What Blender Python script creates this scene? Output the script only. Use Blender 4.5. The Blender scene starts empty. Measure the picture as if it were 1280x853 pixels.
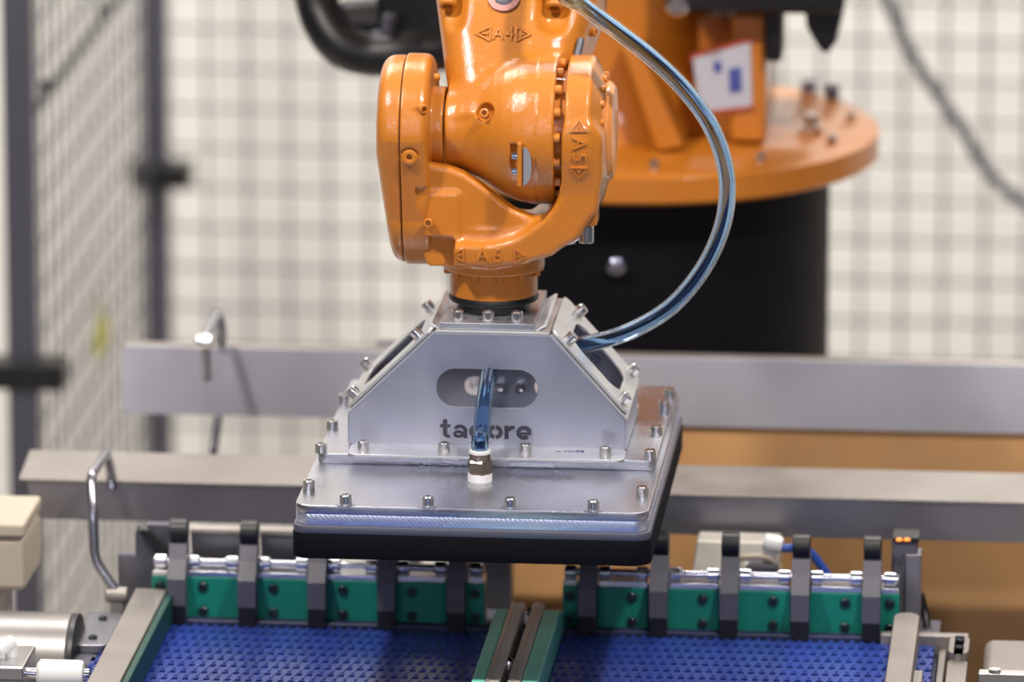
import bpy, bmesh, math, random
import numpy as np
from mathutils import Matrix, Vector

# ------------------------------------------------------------------ camera, world, lights, exposure
SC = bpy.context.scene
COL = SC.collection
random.seed(4)
PITCH = math.atan(2226 / 9000.0)
YAW = math.atan(854 / math.hypot(9000, 2226))
ca, sa, cp, sp = math.cos(YAW), math.sin(YAW), math.cos(PITCH), math.sin(PITCH)
RT = Vector((ca, sa, 0)); FW = Vector((-sa*cp, ca*cp, -sp)); UP = Vector((-sa*sp, ca*sp, cp))
CAM = Vector((0.84653, -8.64499, 3.81523))
FPX = 9000.0

cam_d = bpy.data.cameras.new('camera')
cam_d.sensor_width = 36.0
cam_d.lens = FPX / 1280 * 36.0
cam_d.clip_end = 200
cam_d.dof.use_dof = True
cam_d.dof.focus_distance = 9.12
cam_d.dof.aperture_fstop = 2.3
cam = bpy.data.objects.new('camera', cam_d)
COL.objects.link(cam)
m = Matrix((RT, UP, -FW)).transposed().to_4x4(); m.translation = CAM
cam.matrix_world = m
SC.camera = cam

w = bpy.data.worlds.new('hall'); SC.world = w; w.use_nodes = True
bg = w.node_tree.nodes['Background']
bg.inputs[0].default_value = (0.78, 0.80, 0.90, 1); bg.inputs[1].default_value = 0.12

def area(name, loc, target, sx, sy, power, col=(1, 1, 1)):
    l = bpy.data.lights.new(name, 'AREA'); l.shape = 'RECTANGLE'; l.size = sx; l.size_y = sy
    l.energy = power; l.color = col
    o = bpy.data.objects.new(name, l); COL.objects.link(o); o.location = loc
    o.rotation_euler = (Vector(target) - Vector(loc)).to_track_quat('-Z', 'Y').to_euler()
    return o
area('cell_lamp_left', (-1.15, -0.85, 3.95), (-0.1, 0.35, 1.5), 0.17, 0.14, 84, (1.0, 0.93, 0.84))
area('cell_lamp_right', (1.15, -0.85, 3.95), (0.1, 0.35, 1.5), 0.17, 0.14, 84, (1.0, 0.93, 0.84))
area('added_wall_light', (-0.2, 2.6, 5.2), (-0.2, 3.6, 0.6), 5.0, 0.6, 450, (1.0, 0.96, 0.91))  # added unseen lamp that brightens the partition behind the fence
area('hall_lamp_left', (-2.3, -7.0, 3.3), (-0.1, 0.4, 1.3), 0.6, 0.3, 34, (0.97, 0.94, 1.0))
area('hall_lamp_right', (2.6, -7.0, 3.3), (0.1, 0.4, 1.3), 0.6, 0.3, 34, (0.97, 0.94, 1.0))
area('added_fill_centre', (0.2, -6.3, 4.9), (0.05, 0.3, 1.25), 0.8, 0.4, 48, (1.0, 0.95, 0.93))  # added fill lamp, lifts the middle rails under the gripper
area('hall_window_strip', (-0.5, -7.5, 3.7), (0.0, 0.3, 1.6), 6.0, 0.14, 60, (0.72, 0.74, 1.0))

SC.view_settings.view_transform = 'Standard'
SC.view_settings.look = 'None'
SC.view_settings.gamma = 1.0
SC.view_settings.use_curve_mapping = False
SC.view_settings.exposure = -0.3

# ------------------------------------------------------------------ helpers
def at(x, y, X=None, Y=None, Z=None):
    r = FW + RT*((x-640)/FPX) + UP*((426.5-y)/FPX)
    k, v = (0, X) if X is not None else ((1, Y) if Y is not None else (2, Z))
    return CAM + r*((v-CAM[k])/r[k])

WM = {}
def link(o, parent=None, loc=None, rot=None):
    COL.objects.link(o)
    M = Matrix.Translation(loc if loc is not None else (0, 0, 0))
    if rot is not None:
        M = M @ (rot.to_4x4() if isinstance(rot, Matrix) else rot)
    o.matrix_basis = M
    if parent is not None:
        o.parent = parent
        o.matrix_parent_inverse = WM[parent.name].inverted()
    WM[o.name] = M
    return o

def tag(o, label=None, cat=None, group=None, kind=None):
    if label: o['label'] = label
    if cat: o['category'] = cat
    if group: o['group'] = group
    if kind: o['kind'] = kind
    return o

def thing(name, loc, label, cat, group=None):
    o = bpy.data.objects.new(name, None); o.empty_display_size = 0.05
    link(o, None, Vector(loc))
    return tag(o, label, cat, group)

class MB:
    def __init__(s): s.v = []; s.f = []
    def add(s, vs, fs):
        n = len(s.v); s.v += [tuple(v) for v in vs]; s.f += [tuple(i+n for i in f) for f in fs]; return s
    def box(s, x0, x1, y0, y1, z0, z1, M=None):
        vs = [Vector((x, y, z)) for z in (z0, z1) for y in (y0, y1) for x in (x0, x1)]
        if M: vs = [M @ v for v in vs]
        return s.add(vs, [(0,2,3,1),(4,5,7,6),(0,1,5,4),(2,6,7,3),(0,4,6,2),(1,3,7,5)])
    def prism(s, poly, axis, a, b, M=None):
        # poly in the two other axes (axis 'x': (y,z); 'y': (x,z); 'z': (x,y))
        def mk(p, t):
            v = {'x': (t, p[0], p[1]), 'y': (p[0], t, p[1]), 'z': (p[0], p[1], t)}[axis]
            return M @ Vector(v) if M else v
        n = len(poly)
        return s.add([mk(p, a) for p in poly] + [mk(p, b) for p in poly],
                     [tuple(range(n))[::-1], tuple(range(n, 2*n))] + [(i, (i+1) % n, n+(i+1) % n, n+i) for i in range(n)])
    def lathe(s, prof, p0, d, n=32):
        # prof: list of (radius, distance along d); closed with caps
        d = Vector(d).normalized(); p0 = Vector(p0)
        a = d.orthogonal().normalized(); b = d.cross(a)
        vs = []; fs = []
        for r, t in prof:
            for i in range(n):
                th = 2*math.pi*i/n
                vs.append(p0 + d*t + a*(r*math.cos(th)) + b*(r*math.sin(th)))
        for k in range(len(prof)-1):
            for i in range(n):
                j = (i+1) % n
                fs.append((k*n+i, k*n+j, (k+1)*n+j, (k+1)*n+i))
        fs.append(tuple(range(n))[::-1]); L = (len(prof)-1)*n; fs.append(tuple(range(L, L+n)))
        return s.add(vs, fs)
    def cyl(s, p0, p1, r, n=28, bev=0.0):
        p0 = Vector(p0); p1 = Vector(p1); L = (p1-p0).length
        pr = [(r, 0), (r, L)] if not bev else [(r-bev, 0), (r, bev), (r, L-bev), (r-bev, L)]
        return s.lathe(pr, p0, p1-p0, n)
    def tube(s, pts, r, n=14, caps=True):
        pts = [Vector(p) for p in pts]; m_ = len(pts)
        rs = r if isinstance(r, (list, tuple)) else [r]*m_
        vs = []; fs = []; up = None
        for i, p in enumerate(pts):
            t = (pts[min(i+1, m_-1)] - pts[max(i-1, 0)]).normalized()
            if up is None: up = t.orthogonal().normalized()
            up = (up - t*up.dot(t)).normalized(); b = t.cross(up)
            for k in range(n):
                th = 2*math.pi*k/n
                vs.append(p + up*(rs[i]*math.cos(th)) + b*(rs[i]*math.sin(th)))
        for i in range(m_-1):
            for k in range(n):
                j = (k+1) % n
                fs.append((i*n+k, i*n+j, (i+1)*n+j, (i+1)*n+k))
        if caps:
            fs.append(tuple(range(n))[::-1]); fs.append(tuple(range((m_-1)*n, m_*n)))
        return s.add(vs, fs)
    def mesh(s, name, smooth=True, ang=35):
        me = bpy.data.meshes.new(name); me.from_pydata(s.v, [], s.f)
        bm = bmesh.new(); bm.from_mesh(me); bmesh.ops.recalc_face_normals(bm, faces=bm.faces); bm.to_mesh(me); bm.free()
        if smooth:
            me.polygons.foreach_set('use_smooth', [True]*len(me.polygons)); me.set_sharp_from_angle(angle=math.radians(ang))
        return me
    def build(s, name, mat, parent=None, bevel=0.0, seg=2, **k):
        me = s.mesh(name, **k); me.materials.append(mat)
        o = bpy.data.objects.new(name, me); link(o, parent)
        if bevel: addbevel(o, bevel, seg)
        return o

def addbevel(o, wd, seg=2):
    b = o.modifiers.new('bevel', 'BEVEL'); b.width = wd; b.segments = seg; b.limit_method = 'ANGLE'; b.angle_limit = math.radians(40)
    b.harden_normals = True
    return o

def inst(name, me, parent, loc, rot=None):
    return link(bpy.data.objects.new(name, me), parent, Vector(loc), rot)

def smooth_path(pts, n=10):
    P = [Vector(p) for p in pts]; out = []
    for i in range(len(P)-1):
        p0 = P[max(i-1, 0)]; p1 = P[i]; p2 = P[i+1]; p3 = P[min(i+2, len(P)-1)]
        for k in range(n):
            t = k/n
            out.append(0.5*((2*p1) + (p2-p0)*t + (2*p0-5*p1+4*p2-p3)*t*t + (3*p1-p0-3*p2+p3)*t**3))
    out.append(P[-1]); return out

def rrect(x0, x1, y0, y1, r, n=8):
    pts = []
    for cx, cy, a0 in ((x1-r, y0+r, -90), (x1-r, y1-r, 0), (x0+r, y1-r, 90), (x0+r, y0+r, 180)):
        for i in range(n+1):
            a = math.radians(a0 + 90*i/n); pts.append((cx+r*math.cos(a), cy+r*math.sin(a)))
    return pts

def plate2d(name, outer, holes, th, M, mat, parent, bevel=0.0, loc=None):
    # flat plate with cut-outs, thickness th centred on the plane, placed by matrix M
    cu = bpy.data.curves.new(name, 'CURVE'); cu.dimensions = '2D'; cu.fill_mode = 'BOTH'; cu.extrude = th/2 - bevel
    cu.bevel_depth = bevel; cu.bevel_resolution = 1
    if bevel: cu.offset = -bevel
    for poly in [outer] + list(holes):
        sp_ = cu.splines.new('POLY'); sp_.points.add(len(poly)-1); sp_.use_cyclic_u = True
        for p, q in zip(sp_.points, poly): p.co = (q[0], q[1], 0, 1)
    t = bpy.data.objects.new('tmp', cu)
    me = bpy.data.meshes.new_from_object(t); bpy.data.objects.remove(t); bpy.data.curves.remove(cu)
    me.name = name; me.transform(M); me.materials.clear(); me.materials.append(mat)
    me.polygons.foreach_set('use_smooth', [True]*len(me.polygons)); me.set_sharp_from_angle(angle=math.radians(30))
    return link(bpy.data.objects.new(name, me), parent)

def text_mesh(body, size, depth, bold=0.0, spacing=1.0):
    cu = bpy.data.curves.new('txt', 'FONT'); cu.body = body; cu.size = size; cu.extrude = depth; cu.offset = bold
    cu.align_x = 'CENTER'; cu.align_y = 'CENTER'; cu.space_character = spacing; cu.resolution_u = 4
    t = bpy.data.objects.new('tmp', cu)
    me = bpy.data.meshes.new_from_object(t); bpy.data.objects.remove(t); bpy.data.curves.remove(cu)
    me.materials.clear()
    return me

# ------------------------------------------------------------------ materials
def mat(name, col, rough=0.5, metal=0.0, coat=0.0, noise=0.0, nscale=8.0, bump=0.0, bscale=200.0, rvar=0.0, spec=0.5, stretch=None, emis=None, alt=None):
    m_ = bpy.data.materials.new(name); m_.use_nodes = True; nt = m_.node_tree; N = nt.nodes; L = nt.links
    b = N['Principled BSDF']
    b.inputs['Base Color'].default_value = (*col, 1); b.inputs['Roughness'].default_value = rough
    b.inputs['Metallic'].default_value = metal; b.inputs['Coat Weight'].default_value = coat
    b.inputs['Coat Roughness'].default_value = 0.07; b.inputs['Specular IOR Level'].default_value = spec
    tc = N.new('ShaderNodeTexCoord'); mp = N.new('ShaderNodeMapping'); L.new(tc.outputs['Object'], mp.inputs[0])
    if stretch: mp.inputs['Scale'].default_value = stretch
    if noise or rvar:
        n = N.new('ShaderNodeTexNoise'); n.inputs['Scale'].default_value = nscale; n.inputs['Detail'].default_value = 5
        L.new(mp.outputs[0], n.inputs['Vector'])
        if noise:
            mx = N.new('ShaderNodeMix'); mx.data_type = 'RGBA'
            c2 = alt or tuple(c*(1-noise) for c in col)
            mx.inputs[6].default_value = (*c2, 1); mx.inputs[7].default_value = (*col, 1)
            rp = N.new('ShaderNodeMapRange'); rp.inputs[1].default_value = 0.35; rp.inputs[2].default_value = 0.65
            L.new(n.outputs[0], rp.inputs[0]); L.new(rp.outputs[0], mx.inputs[0]); L.new(mx.outputs[2], b.inputs['Base Color'])
        if rvar:
            rr = N.new('ShaderNodeMapRange'); rr.inputs[1].default_value = 0.3; rr.inputs[2].default_value = 0.7
            rr.inputs[3].default_value = max(0.02, rough-rvar); rr.inputs[4].default_value = rough+rvar
            L.new(n.outputs[0], rr.inputs[0]); L.new(rr.outputs[0], b.inputs['Roughness'])
    if bump:
        n2 = N.new('ShaderNodeTexNoise'); n2.inputs['Scale'].default_value = bscale; n2.inputs['Detail'].default_value = 3
        L.new(mp.outputs[0], n2.inputs['Vector'])
        bp = N.new('ShaderNodeBump'); bp.inputs['Strength'].default_value = bump; bp.inputs['Distance'].default_value = 0.002
        L.new(n2.outputs[0], bp.inputs['Height']); L.new(bp.outputs[0], b.inputs['Normal'])
        if coat: L.new(bp.outputs[0], b.inputs['Coat Normal'])
    if emis:
        b.inputs['Emission Color'].default_value = (*emis[0], 1); b.inputs['Emission Strength'].default_value = emis[1]
    return m_

ORANGE = mat('orange_cast_paint', (0.54, 0.175, 0.012), 0.52, spec=0.3, coat=1.0, noise=0.08, nscale=14, bump=0.26, bscale=420)
ORANGE2 = mat('orange_machined_paint', (0.52, 0.168, 0.012), 0.42, coat=0.6, bump=0.05, bscale=300)
PRIMER = mat('bare_reddish_metal', (0.42, 0.20, 0.19), 0.4, metal=0.5, bump=0.5, bscale=300)
ALU = mat('brushed_aluminium', (0.49, 0.51, 0.60), 0.38, metal=0.92, noise=0.14, nscale=9, rvar=0.07, bump=0.05, bscale=260, stretch=(1, 1, 1.0))
ALUP = mat('milled_aluminium_plate', (0.53, 0.54, 0.60), 0.33, metal=0.92, noise=0.20, nscale=7, rvar=0.14, stretch=(1, .6, 1))
ALUC = mat('plain_aluminium_cover', (0.64, 0.64, 0.66), 0.40, metal=0.85, noise=0.08, nscale=12, rvar=0.05)
STEEL = mat('bright_steel', (0.75, 0.74, 0.74), 0.22, metal=1.0)
CHROME = mat('chrome', (0.62, 0.63, 0.70), 0.16, metal=1.0)
STAIN = mat('stainless_warm', (0.31, 0.28, 0.26), 0.42, metal=0.55, noise=0.12, nscale=10, rvar=0.06)
SHEET = mat('stainless_sheet', (0.60, 0.60, 0.68), 0.45, metal=0.45, noise=0.22, nscale=4.0, rvar=0.08, stretch=(1, 1, .8))
SHEETD = mat('grey_beam_sheet', (0.30, 0.295, 0.33), 0.38, metal=0.85, noise=0.08, nscale=5)
TAN = mat('warm_reflection_sheet', (0.32, 0.165, 0.055), 0.38, metal=0.4, noise=0.30, nscale=3.5, rvar=0.06)  # steel sheet; the orange it reflects is put into the base colour
BLACK = mat('black_satin', (0.006, 0.006, 0.008), 0.42)
FOAM = mat('black_foam', (0.006, 0.006, 0.009), 0.85, spec=0.1, bump=0.1, bscale=400)
SEAL = mat('dark_grey_rubber', (0.085, 0.09, 0.125), 0.38)
PED = mat('black_pedestal_paint', (0.003, 0.003, 0.005), 0.55, spec=0.16)
GRAPH = mat('graphite_plastic', (0.085, 0.083, 0.108), 0.42)
POST = mat('fence_post_paint', (0.085, 0.085, 0.115), 0.5)
POSTL = mat('fence_frame_light', (0.42, 0.36, 0.34), 0.5)
WIRE = mat('fence_wire_paint', (0.035, 0.033, 0.042), 0.5)
GREEN = mat('green_polyethylene', (0.0, 0.185, 0.135), 0.45, noise=0.08, nscale=12)
GREENL = mat('lit_green_strip', (0.22, 0.78, 0.60), 0.38, noise=0.08, nscale=14)  # green lightened to stand in for light missing under the gripper
BELT = mat('blue_belt_plastic', (0.022, 0.052, 0.30), 0.30, noise=0.25, nscale=40)
BELTU = mat('dark_belt_underside', (0.004, 0.006, 0.035), 0.5)
NAVY = mat('navy_bar', (0.02, 0.025, 0.075), 0.4)
CREAM = mat('cream_partition', (0.80, 0.785, 0.745), 0.7, noise=0.03, nscale=1.5)
FLOOR = mat('pale_floor', (0.66, 0.61, 0.55), 0.5, noise=0.08, nscale=2)
BEIGE = mat('beige_plastic', (0.46, 0.40, 0.32), 0.5)
WHITE = mat('white_plastic', (0.80, 0.80, 0.80), 0.4)
LABEL = mat('white_rating_plate', (0.46, 0.47, 0.54), 0.4)
PRINT = mat('blue_print', (0.05, 0.07, 0.30), 0.6)
REDEDGE = mat('red_border_print', (0.42, 0.06, 0.03), 0.6)
INK = mat('blue_ink', (0.01, 0.02, 0.16), 0.6)
STENCIL = mat('stencil_gap', (0.055, 0.055, 0.075), 0.35, metal=0.4)
BRASS = mat('nickel_brass', (0.44, 0.37, 0.31), 0.25, metal=1.0)
CABLE = mat('grey_cable', (0.10, 0.10, 0.12), 0.55)
YELLOW = mat('yellow_green_tag', (0.38, 0.36, 0.03), 0.6)
LED = mat('orange_indicator', (0.8, 0.2, 0.02), 0.4, emis=((1.0, 0.30, 0.04), 1.2))
RODM = mat('dull_rod_steel', (0.34, 0.34, 0.39), 0.25, metal=0.9)
BLUEH = mat('blue_hose_solid', (0.02, 0.08, 0.38), 0.25)

HOSE = bpy.data.materials.new('clear_blue_hose'); HOSE.use_nodes = True
b_ = HOSE.node_tree.nodes['Principled BSDF']
b_.inputs['Base Color'].default_value = (0.55, 0.76, 1.0, 1); b_.inputs['Roughness'].default_value = 0.0
b_.inputs['Transmission Weight'].default_value = 1.0; b_.inputs['IOR'].default_value = 1.48

# milled diagonal tool marks on the edge of the suction box
MILL = mat('milled_edge_aluminium', (0.74, 0.79, 0.97), 0.34, metal=0.9)  # bluish white base stands in for the window's reflection
nt = MILL.node_tree
wv = nt.nodes.new('ShaderNodeTexWave'); wv.inputs['Scale'].default_value = 105; wv.bands_direction = 'DIAGONAL'
tcn = nt.nodes.new('ShaderNodeTexCoord'); nt.links.new(tcn.outputs['Object'], wv.inputs['Vector'])
bpn = nt.nodes.new('ShaderNodeBump'); bpn.inputs['Strength'].default_value = 0.16; bpn.inputs['Distance'].default_value = 0.001
nt.links.new(wv.outputs[0], bpn.inputs['Height']); nt.links.new(bpn.outputs[0], nt.nodes['Principled BSDF'].inputs['Normal'])

# ------------------------------------------------------------------ distance-field solids for the castings
def smin(a, b, k):
    h = np.clip(0.5+0.5*(b-a)/k, 0, 1); return b*(1-h)+a*h-k*h*(1-h)
def smax(a, b, k): return -smin(-a, -b, k)
def sbox(x, y, z, x0, x1, y0, y1, z0, z1, r=3.0):
    qx = np.abs(x-(x0+x1)/2)-(x1-x0)/2+r; qy = np.abs(y-(y0+y1)/2)-(y1-y0)/2+r; qz = np.abs(z-(z0+z1)/2)-(z1-z0)/2+r
    return np.minimum(np.maximum(np.maximum(qx, qy), qz), 0)+np.sqrt(np.maximum(qx, 0)**2+np.maximum(qy, 0)**2+np.maximum(qz, 0)**2)-r
def scyl(rho, t, R, t0, t1, r=2.0):
    q = rho-R+r; s = np.abs(t-(t0+t1)/2)-(t1-t0)/2+r
    return np.minimum(np.maximum(q, s), 0)+np.sqrt(np.maximum(q, 0)**2+np.maximum(s, 0)**2)-r
def scap(x, y, z, a, b, R):
    a = np.array(a, float); b = np.array(b, float); d = b-a
    t = np.clip(((x-a[0])*d[0]+(y-a[1])*d[1]+(z-a[2])*d[2])/d.dot(d), 0, 1)
    return np.sqrt((x-a[0]-d[0]*t)**2+(y-a[1]-d[1]*t)**2+(z-a[2]-d[2]*t)**2)-R

def solid(name, f, lo, hi, h, origin, material, parent):
    # naive surface nets over the field f (millimetres), moved to the world at origin
    ax = [np.arange(lo[i], hi[i]+h, h, dtype=np.float32) for i in range(3)]
    X, Y, Z = np.meshgrid(*ax, indexing='ij')
    F = f(X, Y, Z).astype(np.float32); del X, Y, Z
    S = F < 0
    n = [len(a)-1 for a in ax]
    cnt = np.zeros(n, np.int8)
    for i in (0, 1):
        for j in (0, 1):
            for k in (0, 1): cnt += S[i:i+n[0], j:j+n[1], k:k+n[2]]
    act = np.argwhere((cnt > 0) & (cnt < 8))
    idx = -np.ones(n, np.int64); idx[act[:, 0], act[:, 1], act[:, 2]] = np.arange(len(act))
    acc = np.zeros((len(act), 3)); num = np.zeros(len(act))
    cs = [(i, j, k) for i in (0, 1) for j in (0, 1) for k in (0, 1)]
    for a in cs:
        for d in range(3):
            if a[d]: continue
            b = list(a); b[d] = 1
            fa = F[act[:, 0]+a[0], act[:, 1]+a[1], act[:, 2]+a[2]]; fb = F[act[:, 0]+b[0], act[:, 1]+b[1], act[:, 2]+b[2]]
            c = (fa < 0) != (fb < 0)
            t = np.where(c, fa/np.where(c, fa-fb, 1), 0)
            p = np.tile(np.array(a, float), (len(act), 1)); p[:, d] = t
            acc[c] += p[c]; num[c] += 1
    V = (act+acc/num[:, None])*h+np.array(lo)
    quads = []
    for d in range(3):
        e1, e2 = [(1, 2), (2, 0), (0, 1)][d]
        s0 = [slice(None)]*3; s1 = [slice(None)]*3; s0[d] = slice(0, -1); s1[d] = slice(1, None)
        ch = np.argwhere(S[tuple(s0)] != S[tuple(s1)])
        ok = (ch[:, e1] > 0) & (ch[:, e2] > 0) & (ch[:, e1] < n[e1]) & (ch[:, e2] < n[e2]); ch = ch[ok]
        inside = S[ch[:, 0], ch[:, 1], ch[:, 2]]
        def cell(o1, o2):
            c = ch.copy(); c[:, e1] -= o1; c[:, e2] -= o2
            return idx[c[:, 0], c[:, 1], c[:, 2]]
        q = np.stack([cell(1, 1), cell(0, 1), cell(0, 0), cell(1, 0)], 1)
        q[~inside] = q[~inside][:, ::-1]
        quads.append(q)
    Q = np.concatenate(quads)
    V = V/1000.0
    me = bpy.data.meshes.new(name)
    me.vertices.add(len(V)); me.vertices.foreach_set('co', V.astype(np.float32).ravel())
    me.loops.add(len(Q)*4); me.loops.foreach_set('vertex_index', Q.astype(np.int32).ravel())
    me.polygons.add(len(Q)); me.polygons.foreach_set('loop_start', np.arange(0, len(Q)*4, 4, dtype=np.int32))
    me.update(calc_edges=True); me.validate()
    me.polygons.foreach_set('use_smooth', np.ones(len(me.polygons), bool))
    me.materials.append(material)
    return link(bpy.data.objects.new(name, me), parent, Vector(origin))

# shared fasteners -----------------------------------------------------------
def socket_screw(r, h, material, n=20):
    s = MB(); bv = r*0.16
    s.lathe([(r, 0), (r, h-bv), (r-bv, h), (r*0.56, h), (r*0.5, h-h*0.55), (0.0004, h-h*0.55)], (0, 0, 0), (0, 0, 1), n)
    me = s.mesh('screw_head'); me.materials.append(material); return me
SCREW = socket_screw(0.0077, 0.0125, STEEL)
SCREWO = socket_screw(0.0062, 0.010, ORANGE2, 16)
SCREWO_S = socket_screw(0.0048, 0.007, ORANGE2, 14)
SCREWD = socket_screw(0.0058, 0.004, mat('dark_screw_metal', (0.05, 0.06, 0.07), 0.3, metal=0.9), 16)
ZTO = lambda d: Vector(d).to_track_quat('Z', 'Y').to_matrix()

# ------------------------------------------------------------------ the setting
s = MB(); s.box(-6, 6, -3.5, 6, -0.1, 0); tag(s.build('floor', FLOOR), 'pale hall floor under the cell', kind='structure')
s = MB(); s.box(-5, 5, 3.95, 4.05, 0, 4.2); tag(s.build('wall_back', CREAM), 'cream white partition behind the wire fence', kind='structure')

# ------------------------------------------------------------------ the robot: wrist
OW = at(620, 160.5, Y=0.34)
BASE = at(800, 171, Y=1.5); BX, BY = BASE.x, 1.5; FZ = BASE.z
robot = thing('industrial_robot', (BX, BY, 0), 'orange six-axis industrial robot with black pedestal, holding the aluminium gripper', 'robot')
def wl(x, y, z): return OW + Vector((x, y, z))/1000.0

BPX = [-200, -62, -48, -36, -18, 0, 14, 28, 44, 57, 90]
BPR = [53, 53, 54, 57, 66, 78, 86, 91.5, 95, 96, 96]
def body_r(x): return np.interp(x, BPX, BPR)
PHI = math.radians(40); cph, sph = math.cos(PHI), math.sin(PHI)
NECK_S = (-66, 72)
def axis_tv(y, z): return y*sph+z*cph, y*cph-z*sph          # along / across the leaning forearm axis
def tv_axis(t, v): return (t*sph+v*cph, t*cph-v*sph)
def f_wrist(x, y, z):
    rho = np.sqrt(y*y+z*z); r = body_r(x)
    body = smax(smax((rho-r)*0.85, -(x+62), 4), x-82, 4)
    body = np.maximum(body, -(np.sqrt((x-58)**2+(rho-96.5)**2)-1.6))
    t, v = axis_tv(y, z)
    q = np.clip((t-25)/130.0, 0, 1.25)
    cx = 14+5*q; hx = 74+28*q; hv = 63+8*q; rr = 40.0
    qx = np.abs(x-cx)-hx+rr; qy = np.abs(v-4)-hv+rr
    neck = np.minimum(np.maximum(qx, qy), 0)+np.sqrt(np.maximum(qx, 0)**2+np.maximum(qy, 0)**2)-rr
    neck = smax(smax(neck*0.95, -t-10, 6), t-230, 6)
    d = smin(body, neck, 12)
    d = np.where(x < -60, np.minimum(body, neck), d)
    # scooped pockets round the two upper screws, and the port face between them
    ux, uv = NECK_S, -66.0
    for px in ux:
        a = tv_axis(128, uv-12); b = tv_axis(330, uv-6)
        d = smax(d, -scap(x, y, z, (px, *a), (px, *b), 27), 8)
    # screw plug recess on the cylinder
    d = smax(d, -scap(x, y, z, (-8, -68, 36), (-8, -60, 33), 12), 2)
    # flat seat for the indicator flag
    d = smax(d, -sbox(x, y, z, 27, 36, -140, -82, -56, 0, 3), 2)
    return d
wrist = solid('wrist_housing', f_wrist, (-95, -108, -104), (150, 222, 236), 1.7, OW, ORANGE, robot)
tag(wrist, 'glossy orange wrist casting with A4 mark')

def stad(y, z, grow=0.0):
    t = np.clip(-z/109.0, 0, 1); return np.sqrt(y*y+(z+109*t)**2)-(95-25*t+grow)
def f_cover(x, y, z):
    xl = -152+0.14*np.maximum(0, -z-20)+np.minimum(0.0010*(y*y+np.minimum(z, 0)**2*0+np.maximum(z, 0)**2), 14)
    return smax(smax(stad(y, z, -2.5), xl-x, 17), x+115.5, 2)
def f_drive(x, y, z):
    d = smax(smax(stad(y, z), -114-x, 2), x+80+0.03*np.minimum(0, z), 14)
    d = np.minimum(d, scyl(np.sqrt(y*y+z*z), x, 53, -95, -64, 1))
    d = smax(d, -sbox(x, y, z, -98, -70, -140, -84, 36, 48, 3), 1.5)      # pocket with a screw
    d = smax(d, -sbox(x, y, z, -96, -60, -104, -74, -114, -62, 3), 2)   # long slot
    d = smax(d, -scyl(np.sqrt((x+102)**2+(z+20)**2), y, 12.5, -130, -88.5, 1), 1)
    d = np.minimum(d, scyl(np.sqrt((x+102)**2+(z+20)**2), y, 10, -130+37, -60, 1))
    d = smax(d, -scyl(np.sqrt((x+102)**2+(z+20)**2), y, 3.5, -130, -86, 0.5), 0.5)
    return d
tag(solid('drive_cover', f_cover, (-160, -100, -184), (-111, 100, 98), 1.7, OW, ORANGE, robot), 'rounded outer belt cover of the wrist')
drive = solid('drive_housing', f_drive, (-118, -100, -184), (-58, 100, 100), 1.5, OW, ORANGE, robot)
for (x, y, z) in ((-88, -86, 42),):
    inst('screw', SCREWO, drive, wl(x, -80, z), ZTO((0.6, -1, 0)))
inst('screw', SCREWO, drive, wl(-79, -76, -108), ZTO((0, -1, 0.1)))
inst('screw', SCREWO_S, drive, wl(-76, -30, 72), ZTO((1, 0, 0)))

LIPX = [-90, -80, -55, -35, -14, 10, 28, 54, 70, 80, 92, 104]
LIPZ = [-33, -34, -38, -46, -60, -79, -92, -103, -100, -90, -70, -46]
BAND = [((119, 0), 25), ((118, -40), 25), ((113, -78), 25), ((95, -107), 24), ((68, -128), 22), ((38, -143), 18), ((0, -150), 15), ((-48, -150), 15)]
AX6 = -3.0
def f_yoke(x, y, z):
    rho = np.sqrt(y*y+z*z)
    disc = smax(smax(rho-97, 95-x, 4), ((x-127)*30+(rho-97)*16)/34, 5)
    disc = smax(disc, x-143, 3)
    d2 = None
    for (a, ra), (b, rb) in zip(BAND[:-1], BAND[1:]):
        dx, dz = b[0]-a[0], b[1]-a[1]
        t = np.clip(((x-a[0])*dx+(z-a[1])*dz)/(dx*dx+dz*dz), 0, 1)
        q = np.sqrt((x-a[0]-dx*t)**2+(z-a[1]-dz*t)**2)-(ra+(rb-ra)*t)
        d2 = q if d2 is None else smin(d2, q, 4)
    fr = 92+0.06*np.minimum(0, z)
    band = smax(smax(d2, -y-fr, 9), y-70, 10)
    band = smax(band, -(rho-94)+(x < 94)*0-200*(x > 96), 3) if False else band
    d = smin(disc, band, 16)
    lip = np.interp(x, LIPX, LIPZ)
    wall = smax(smax((z-lip)*0.8, -y-66, 7), y+38, 6)
    wall = smax(smax(wall, x-100, 4), -(x+86), 3)
    wall = smax(wall, (np.interp(x, [-90, -48, 0, 38, 68, 95, 113], [-160, -154, -154, -146, -130, -108, -80])-z)*0.8, 4)
    d = smin(d, wall, 13)
    r6 = np.sqrt((x-AX6)**2+y*y)
    core = scyl(r6, z, 66, -182, -118, 2.5)
    d = smin(d, core, 8)
    d = smin(d, sbox(x, y, z, -84, -40, -70, 55, -170, -70, 6), 8)
    # the mounting pad beside the belt housing is recessed
    d = smax(d, -sbox(x, y, z, -120, -46, -130, -57, -190, -128, 6), 2)
    # keep clear of the cylinder that turns inside the fork
    clear = smax((rho-(body_r(x)+5)), x-92, 2)
    d = smax(d, -np.where(x < 93, clear, 50), 3)
    return d
yoke = solid('wrist_fork', f_yoke, (-92, -100, -188), (150, 100, 102), 1.7, OW, ORANGE, robot)
tag(yoke, 'orange forked wrist casting with A5 and A6 marks')

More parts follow.
